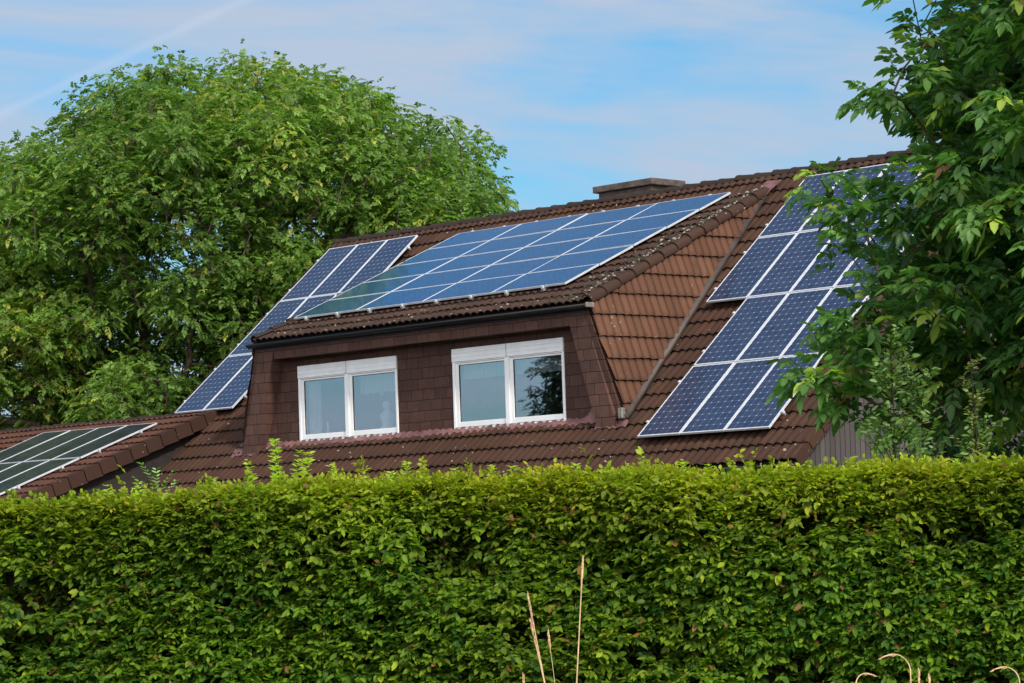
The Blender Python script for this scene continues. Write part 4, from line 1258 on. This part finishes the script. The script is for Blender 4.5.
def bush():
    rng = np.random.default_rng(8); D_ = 27.5; k = 2836/D_
    c = np.array(tuple(site(D_, (1015-512)/k, 0)))
    root = empty('shrub', (c[0], c[1], GROUND)); inv = Matrix.Translation(-root.location); tag(root, 'dark green bushy shrub low at the right edge behind the hedge', 'shrub')
    tips = []
    while len(tips) < 420:
        d = rng.normal(0, 1, 3); d /= np.linalg.norm(d); r_ = rng.uniform(.15, 1)**.4
        sg = np.sign(d)*np.abs(d)**.7; p = np.array(AR)*sg[0]*r_*1.25 + np.array(AF)*sg[1]*r_*.7; zz = -.8 + sg[2]*r_*2.3
        if CAM.z+zz < GROUND+.2: continue
        tips.append(np.array([c[0]+p[0], c[1]+p[1], CAM.z+zz]))
    base = np.array([c[0], c[1], GROUND]); nodes, par, cnt, ends = skeleton(base, base+np.array([0, 0, .7]), np.array(tips), rng, seg=.35, wob=.05)
    m = MB(); branch_mesh(m, nodes, par, cnt, .008, .5, rmin=.004); o = m.build('stem', M['twig_core'], root, True); o.matrix_parent_inverse = inv
    T = np.repeat(nodes[ends], 46, 0); P = T + rng.normal(0, .13, T.shape)
    D = rng.normal(0, 1, T.shape); L = rng.uniform(.05, .085, len(T))
    c_ = np.array([.045, .100, .032])*(1+rng.normal(0, .25, (len(T), 1)))
    o = leaf_cloud('leaves', P, D, np.array([0, 0, 1.0])+rng.normal(0, .5, T.shape), L, L*.55, c_, M['leaf_small'], root, fine=False); o.matrix_parent_inverse = inv
bush()

# ---- dry grass in front of the hedge
def stalk(l, ztop, lean, label, seed, d=13.2, bend=0.0, head=.16, r=.0045, z0=None):
    l -= .03; ztop -= .06; rs = random.Random(seed); b = site(d, l-(lean*(CAM.z+ztop-GROUND) if not bend else lean), 0); b.z = GROUND
    H = CAM.z+ztop-GROUND; pts = []; rad = []
    ar = V(AR)
    for i in range(15):
        t = i/14; p = b + V((0, 0, 1))*H*(t - bend*.0*t) + ar*(lean*H*t)
        pts.append(p); rad.append(r*(1.15-.55*t))
    if bend:      # grows up, then arches over sideways
        arc = abs(lean)*1.35; sg = 1 if lean > 0 else -1
        p = b + V((0, 0, 0)); pts = [p.copy()]; rad = [r*1.15]; straight = H - arc*.55
        p = p + V((0, 0, 1))*straight; pts += [b + V((0, 0, 1))*straight*.5, p.copy()]; rad += [r, r]
        for i in range(12):
            an = (i+1)/12*2.1; p = p + (ar*sg*math.sin(an) + V((0, 0, 1))*math.cos(an))*arc/12*1.25; pts.append(p.copy()); rad.append(r*(1-.5*i/12))
    root = empty('grass_stalk', tuple(b)); inv = Matrix.Translation(-b); tag(root, label, 'grass stalk', 'dry grass stalks in front of the hedge')
    o = MB().tube(pts, rad, 6).build('stem', M['straw'], root, True); o.matrix_parent_inverse = inv
    m = MB(); d0 = (pts[-1]-pts[-3]).normalized()
    n = int(70*head/.16); L = head
    for i in range(n):
        t = i/n; tt = 1-(t*L/H)
        base = pts[-1] - d0*L*t if not bend else V(pts[-1-int(t*6)])
        an = rs.uniform(0, 6.28); w = V((math.cos(an), math.sin(an), 0))
        e = base + d0*.020 + w*(.0028+.0035*math.sin(PI*min(1, t+.12)))
        m.tube([base, base*.5+e*.5+w*.0012, e], [.0006, .0022, .0004], 4, cap=False)
    o = m.build('seed_head', M['straw'], root, True); o.matrix_parent_inverse = inv
k13 = 2836/13.2
stalk((582-512)/k13, (560-556)/k13, .085, 'tallest dry straw coloured grass stalk with a slim seed head', 1)
stalk((526-512)/k13, (562-592)/k13, -.16, 'dry grass stalk leaning left, taller of the close pair left of the tallest', 2, r=.0040)
stalk((528-512)/k13, (562-618)/k13, -.19, 'dry grass stalk leaning left, shorter of the close pair left of the tallest', 3, d=13.1, r=.0040)
stalk((545-512)/k13, (562-630)/k13, -.10, 'short thin upright grass stalk between the pair and the tallest stalk', 4, r=.002, head=.10)
stalk((519-512)/k13, (562-672)/k13, -.005, 'tiny dry grass tip just above the bottom edge, left of the pair', 5, r=.002, head=.06)
stalk((168-512)/k13, (562-669)/k13, .0, 'single pale blade tip at the bottom edge, left part of the hedge', 6, r=.005, head=.03)
stalk((882-512)/k13, (550-650)/k13, -.10, 'bent dry grass stalk arching left at the bottom right', 7, bend=1, head=.10, r=.0032)
stalk((862-512)/k13, (550-668)/k13, .06, 'short dry grass stalk curving right at the bottom right', 8, bend=1, head=.07, r=.0032)
stalk((828-512)/k13, (550-677)/k13, .06, 'low dry grass tip curling right, leftmost of the bottom right stalks', 9, bend=1, head=.07, r=.0034)
stalk((912-512)/k13, (550-668)/k13, .04, 'slim upright dry stalk right of the arching one', 10, head=.08)
stalk((922-512)/k13, (550-674)/k13, .01, 'low straight dry stalk between the arching stalk and the right bent one', 11, head=.06)
stalk((992-512)/k13, (548-664)/k13, -.09, 'rightmost dry grass stalk, bent over to the left', 12, bend=1, head=.10, r=.0032)

# ------------------------------------------------------------------ light, sky, camera
SUN_EL = math.radians(38); SUN_DIR = V((math.cos(SUN_EL)*.957, math.cos(SUN_EL)*-.29, math.sin(SUN_EL)))
sun = bpy.data.lights.new('sun', 'SUN'); sun.energy = 3.6; sun.angle = math.radians(5); sun.color = (1.0, .93, .82)
so = bpy.data.objects.new('sun', sun); COL.objects.link(so); so.location = (30, 0, 30)
so.rotation_euler = SUN_DIR.to_track_quat('Z', 'Y').to_euler()

CT_N = (.11545, .43095, -.89496)   # plane of an old contrail
w = bpy.data.worlds.new('World'); scene.world = w; w.use_nodes = True
nt = w.node_tree; nt.nodes.clear()
N_ = nt.nodes.new; Lk = nt.links.new
out = N_('ShaderNodeOutputWorld'); bg = N_('ShaderNodeBackground'); Lk(bg.outputs[0], out.inputs[0])
sky = N_('ShaderNodeTexSky'); sky.sky_type = 'NISHITA'; sky.sun_disc = False; sky.sun_elevation = SUN_EL
sky.sun_rotation = math.atan2(SUN_DIR.x, SUN_DIR.y); sky.air_density = 1.0; sky.dust_density = 1.6; sky.ozone_density = 2.5; sky.altitude = 100
tc = N_('ShaderNodeTexCoord')
mp = N_('ShaderNodeMapping'); mp.inputs['Rotation'].default_value = (0.05, -.10, math.radians(46)); Lk(tc.outputs['Generated'], mp.inputs[0])
mp2 = N_('ShaderNodeMapping'); mp2.inputs['Scale'].default_value = (1.6, 1.6, 8.0); Lk(mp.outputs[0], mp2.inputs[0])
no = N_('ShaderNodeTexNoise'); no.inputs['Scale'].default_value = 3.1; no.inputs['Detail'].default_value = 7; no.inputs['Roughness'].default_value = .52; no.inputs['Distortion'].default_value = .5
Lk(mp2.outputs[0], no.inputs['Vector'])
mr = N_('ShaderNodeMapRange'); mr.inputs[1].default_value = .38; mr.inputs[2].default_value = .60; mr.inputs[3].default_value = .10; mr.inputs[4].default_value = .97; Lk(no.outputs['Fac'], mr.inputs[0])
mx = N_('ShaderNodeMix'); mx.data_type = 'RGBA'; mp3 = N_('ShaderNodeMapping'); mp3.inputs['Scale'].default_value = (3.0, 3.0, 34.0); mp3.inputs['Rotation'].default_value = (.04, .09, 0); Lk(mp.outputs[0], mp3.inputs[0])
no2 = N_('ShaderNodeTexNoise'); no2.inputs['Scale'].default_value = 2.4; no2.inputs['Detail'].default_value = 8; no2.inputs['Roughness'].default_value = .6; no2.inputs['Distortion'].default_value = .8; Lk(mp3.outputs[0], no2.inputs['Vector'])
mr2 = N_('ShaderNodeMapRange'); mr2.inputs[1].default_value = .35; mr2.inputs[2].default_value = .65; mr2.inputs[3].default_value = -.17; mr2.inputs[4].default_value = .17; Lk(no2.outputs['Fac'], mr2.inputs[0])
ad = N_('ShaderNodeMath'); ad.operation = 'ADD'; ad.use_clamp = True; Lk(mr.outputs[0], ad.inputs[0]); Lk(mr2.outputs[0], ad.inputs[1]); sz = N_('ShaderNodeSeparateXYZ'); Lk(tc.outputs['Generated'], sz.inputs[0])
hi = N_('ShaderNodeMapRange'); hi.interpolation_type = 'SMOOTHSTEP'; hi.inputs[1].default_value = .24; hi.inputs[2].default_value = .46; hi.inputs[3].default_value = 1; hi.inputs[4].default_value = .22; Lk(sz.outputs[2], hi.inputs[0])
mm = N_('ShaderNodeMath'); mm.operation = 'MULTIPLY'; Lk(ad.outputs[0], mm.inputs[0]); Lk(hi.outputs[0], mm.inputs[1]); Lk(mm.outputs[0], mx.inputs['Factor']); tn = N_('ShaderNodeMix'); tn.data_type = 'RGBA'; tn.blend_type = 'MULTIPLY'; tn.inputs['Factor'].default_value = 1; Lk(sky.outputs[0], tn.inputs[6]); tn.inputs[7].default_value = (.47, .84, .98, 1); Lk(tn.outputs[2], mx.inputs[6]); mx.inputs[7].default_value = (3.15, 3.85, 4.9, 1)
# unseen bright sky added behind the viewer as fill light for the fronts
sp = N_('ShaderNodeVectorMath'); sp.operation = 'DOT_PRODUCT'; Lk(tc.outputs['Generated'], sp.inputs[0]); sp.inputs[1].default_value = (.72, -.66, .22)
fill = N_('ShaderNodeMapRange'); fill.inputs[1].default_value = -.15; fill.inputs[2].default_value = .85; fill.inputs[3].default_value = 0.0; fill.inputs[4].default_value = 1.0; fill.interpolation_type = 'SMOOTHSTEP'; Lk(sp.outputs['Value'], fill.inputs[0])
ml = N_('ShaderNodeMix'); ml.data_type = 'RGBA'; Lk(fill.outputs[0], ml.inputs['Factor']); Lk(mx.outputs[2], ml.inputs[6]); ml.inputs[7].default_value = (12.0, 11.8, 12.2, 1)
dn = N_('ShaderNodeVectorMath'); dn.operation = 'DOT_PRODUCT'; Lk(tc.outputs['Generated'], dn.inputs[0]); dn.inputs[1].default_value = CT_N
ab = N_('ShaderNodeMath'); ab.operation = 'ABSOLUTE'; Lk(dn.outputs['Value'], ab.inputs[0])
jn = N_('ShaderNodeTexNoise'); jn.inputs['Scale'].default_value = 60; Lk(tc.outputs['Generated'], jn.inputs['Vector'])
ja = N_('ShaderNodeMath'); ja.operation = 'MULTIPLY_ADD'; Lk(jn.outputs['Fac'], ja.inputs[0]); ja.inputs[1].default_value = .004; Lk(ab.outputs[0], ja.inputs[2])
cw = N_('ShaderNodeMapRange'); cw.interpolation_type = 'SMOOTHSTEP'; cw.inputs[1].default_value = .0018; cw.inputs[2].default_value = .0048; cw.inputs[3].default_value = .22; cw.inputs[4].default_value = 0; Lk(ja.outputs[0], cw.inputs[0])
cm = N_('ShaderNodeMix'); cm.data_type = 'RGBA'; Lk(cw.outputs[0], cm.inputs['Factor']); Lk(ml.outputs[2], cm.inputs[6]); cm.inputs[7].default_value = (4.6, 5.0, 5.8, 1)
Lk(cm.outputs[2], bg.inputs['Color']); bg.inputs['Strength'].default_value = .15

cam = bpy.data.cameras.new('camera'); co = bpy.data.objects.new('camera', cam); COL.objects.link(co)
cam.sensor_width = 36; cam.lens = 36*2836.1/1024; cam.clip_end = 2000; cam.clip_start = .5
r = V((.689280, .723770, -.032400)); u = V((.076000, -.027760, .996720)); f = V((-.720490, .689490, .074140))
mat = Matrix((r, u, -f)).transposed().to_4x4(); mat.translation = CAM; co.matrix_world = mat
scene.camera = co
scene.view_settings.view_transform = 'Standard'; scene.view_settings.look = 'None'; scene.view_settings.exposure = 0
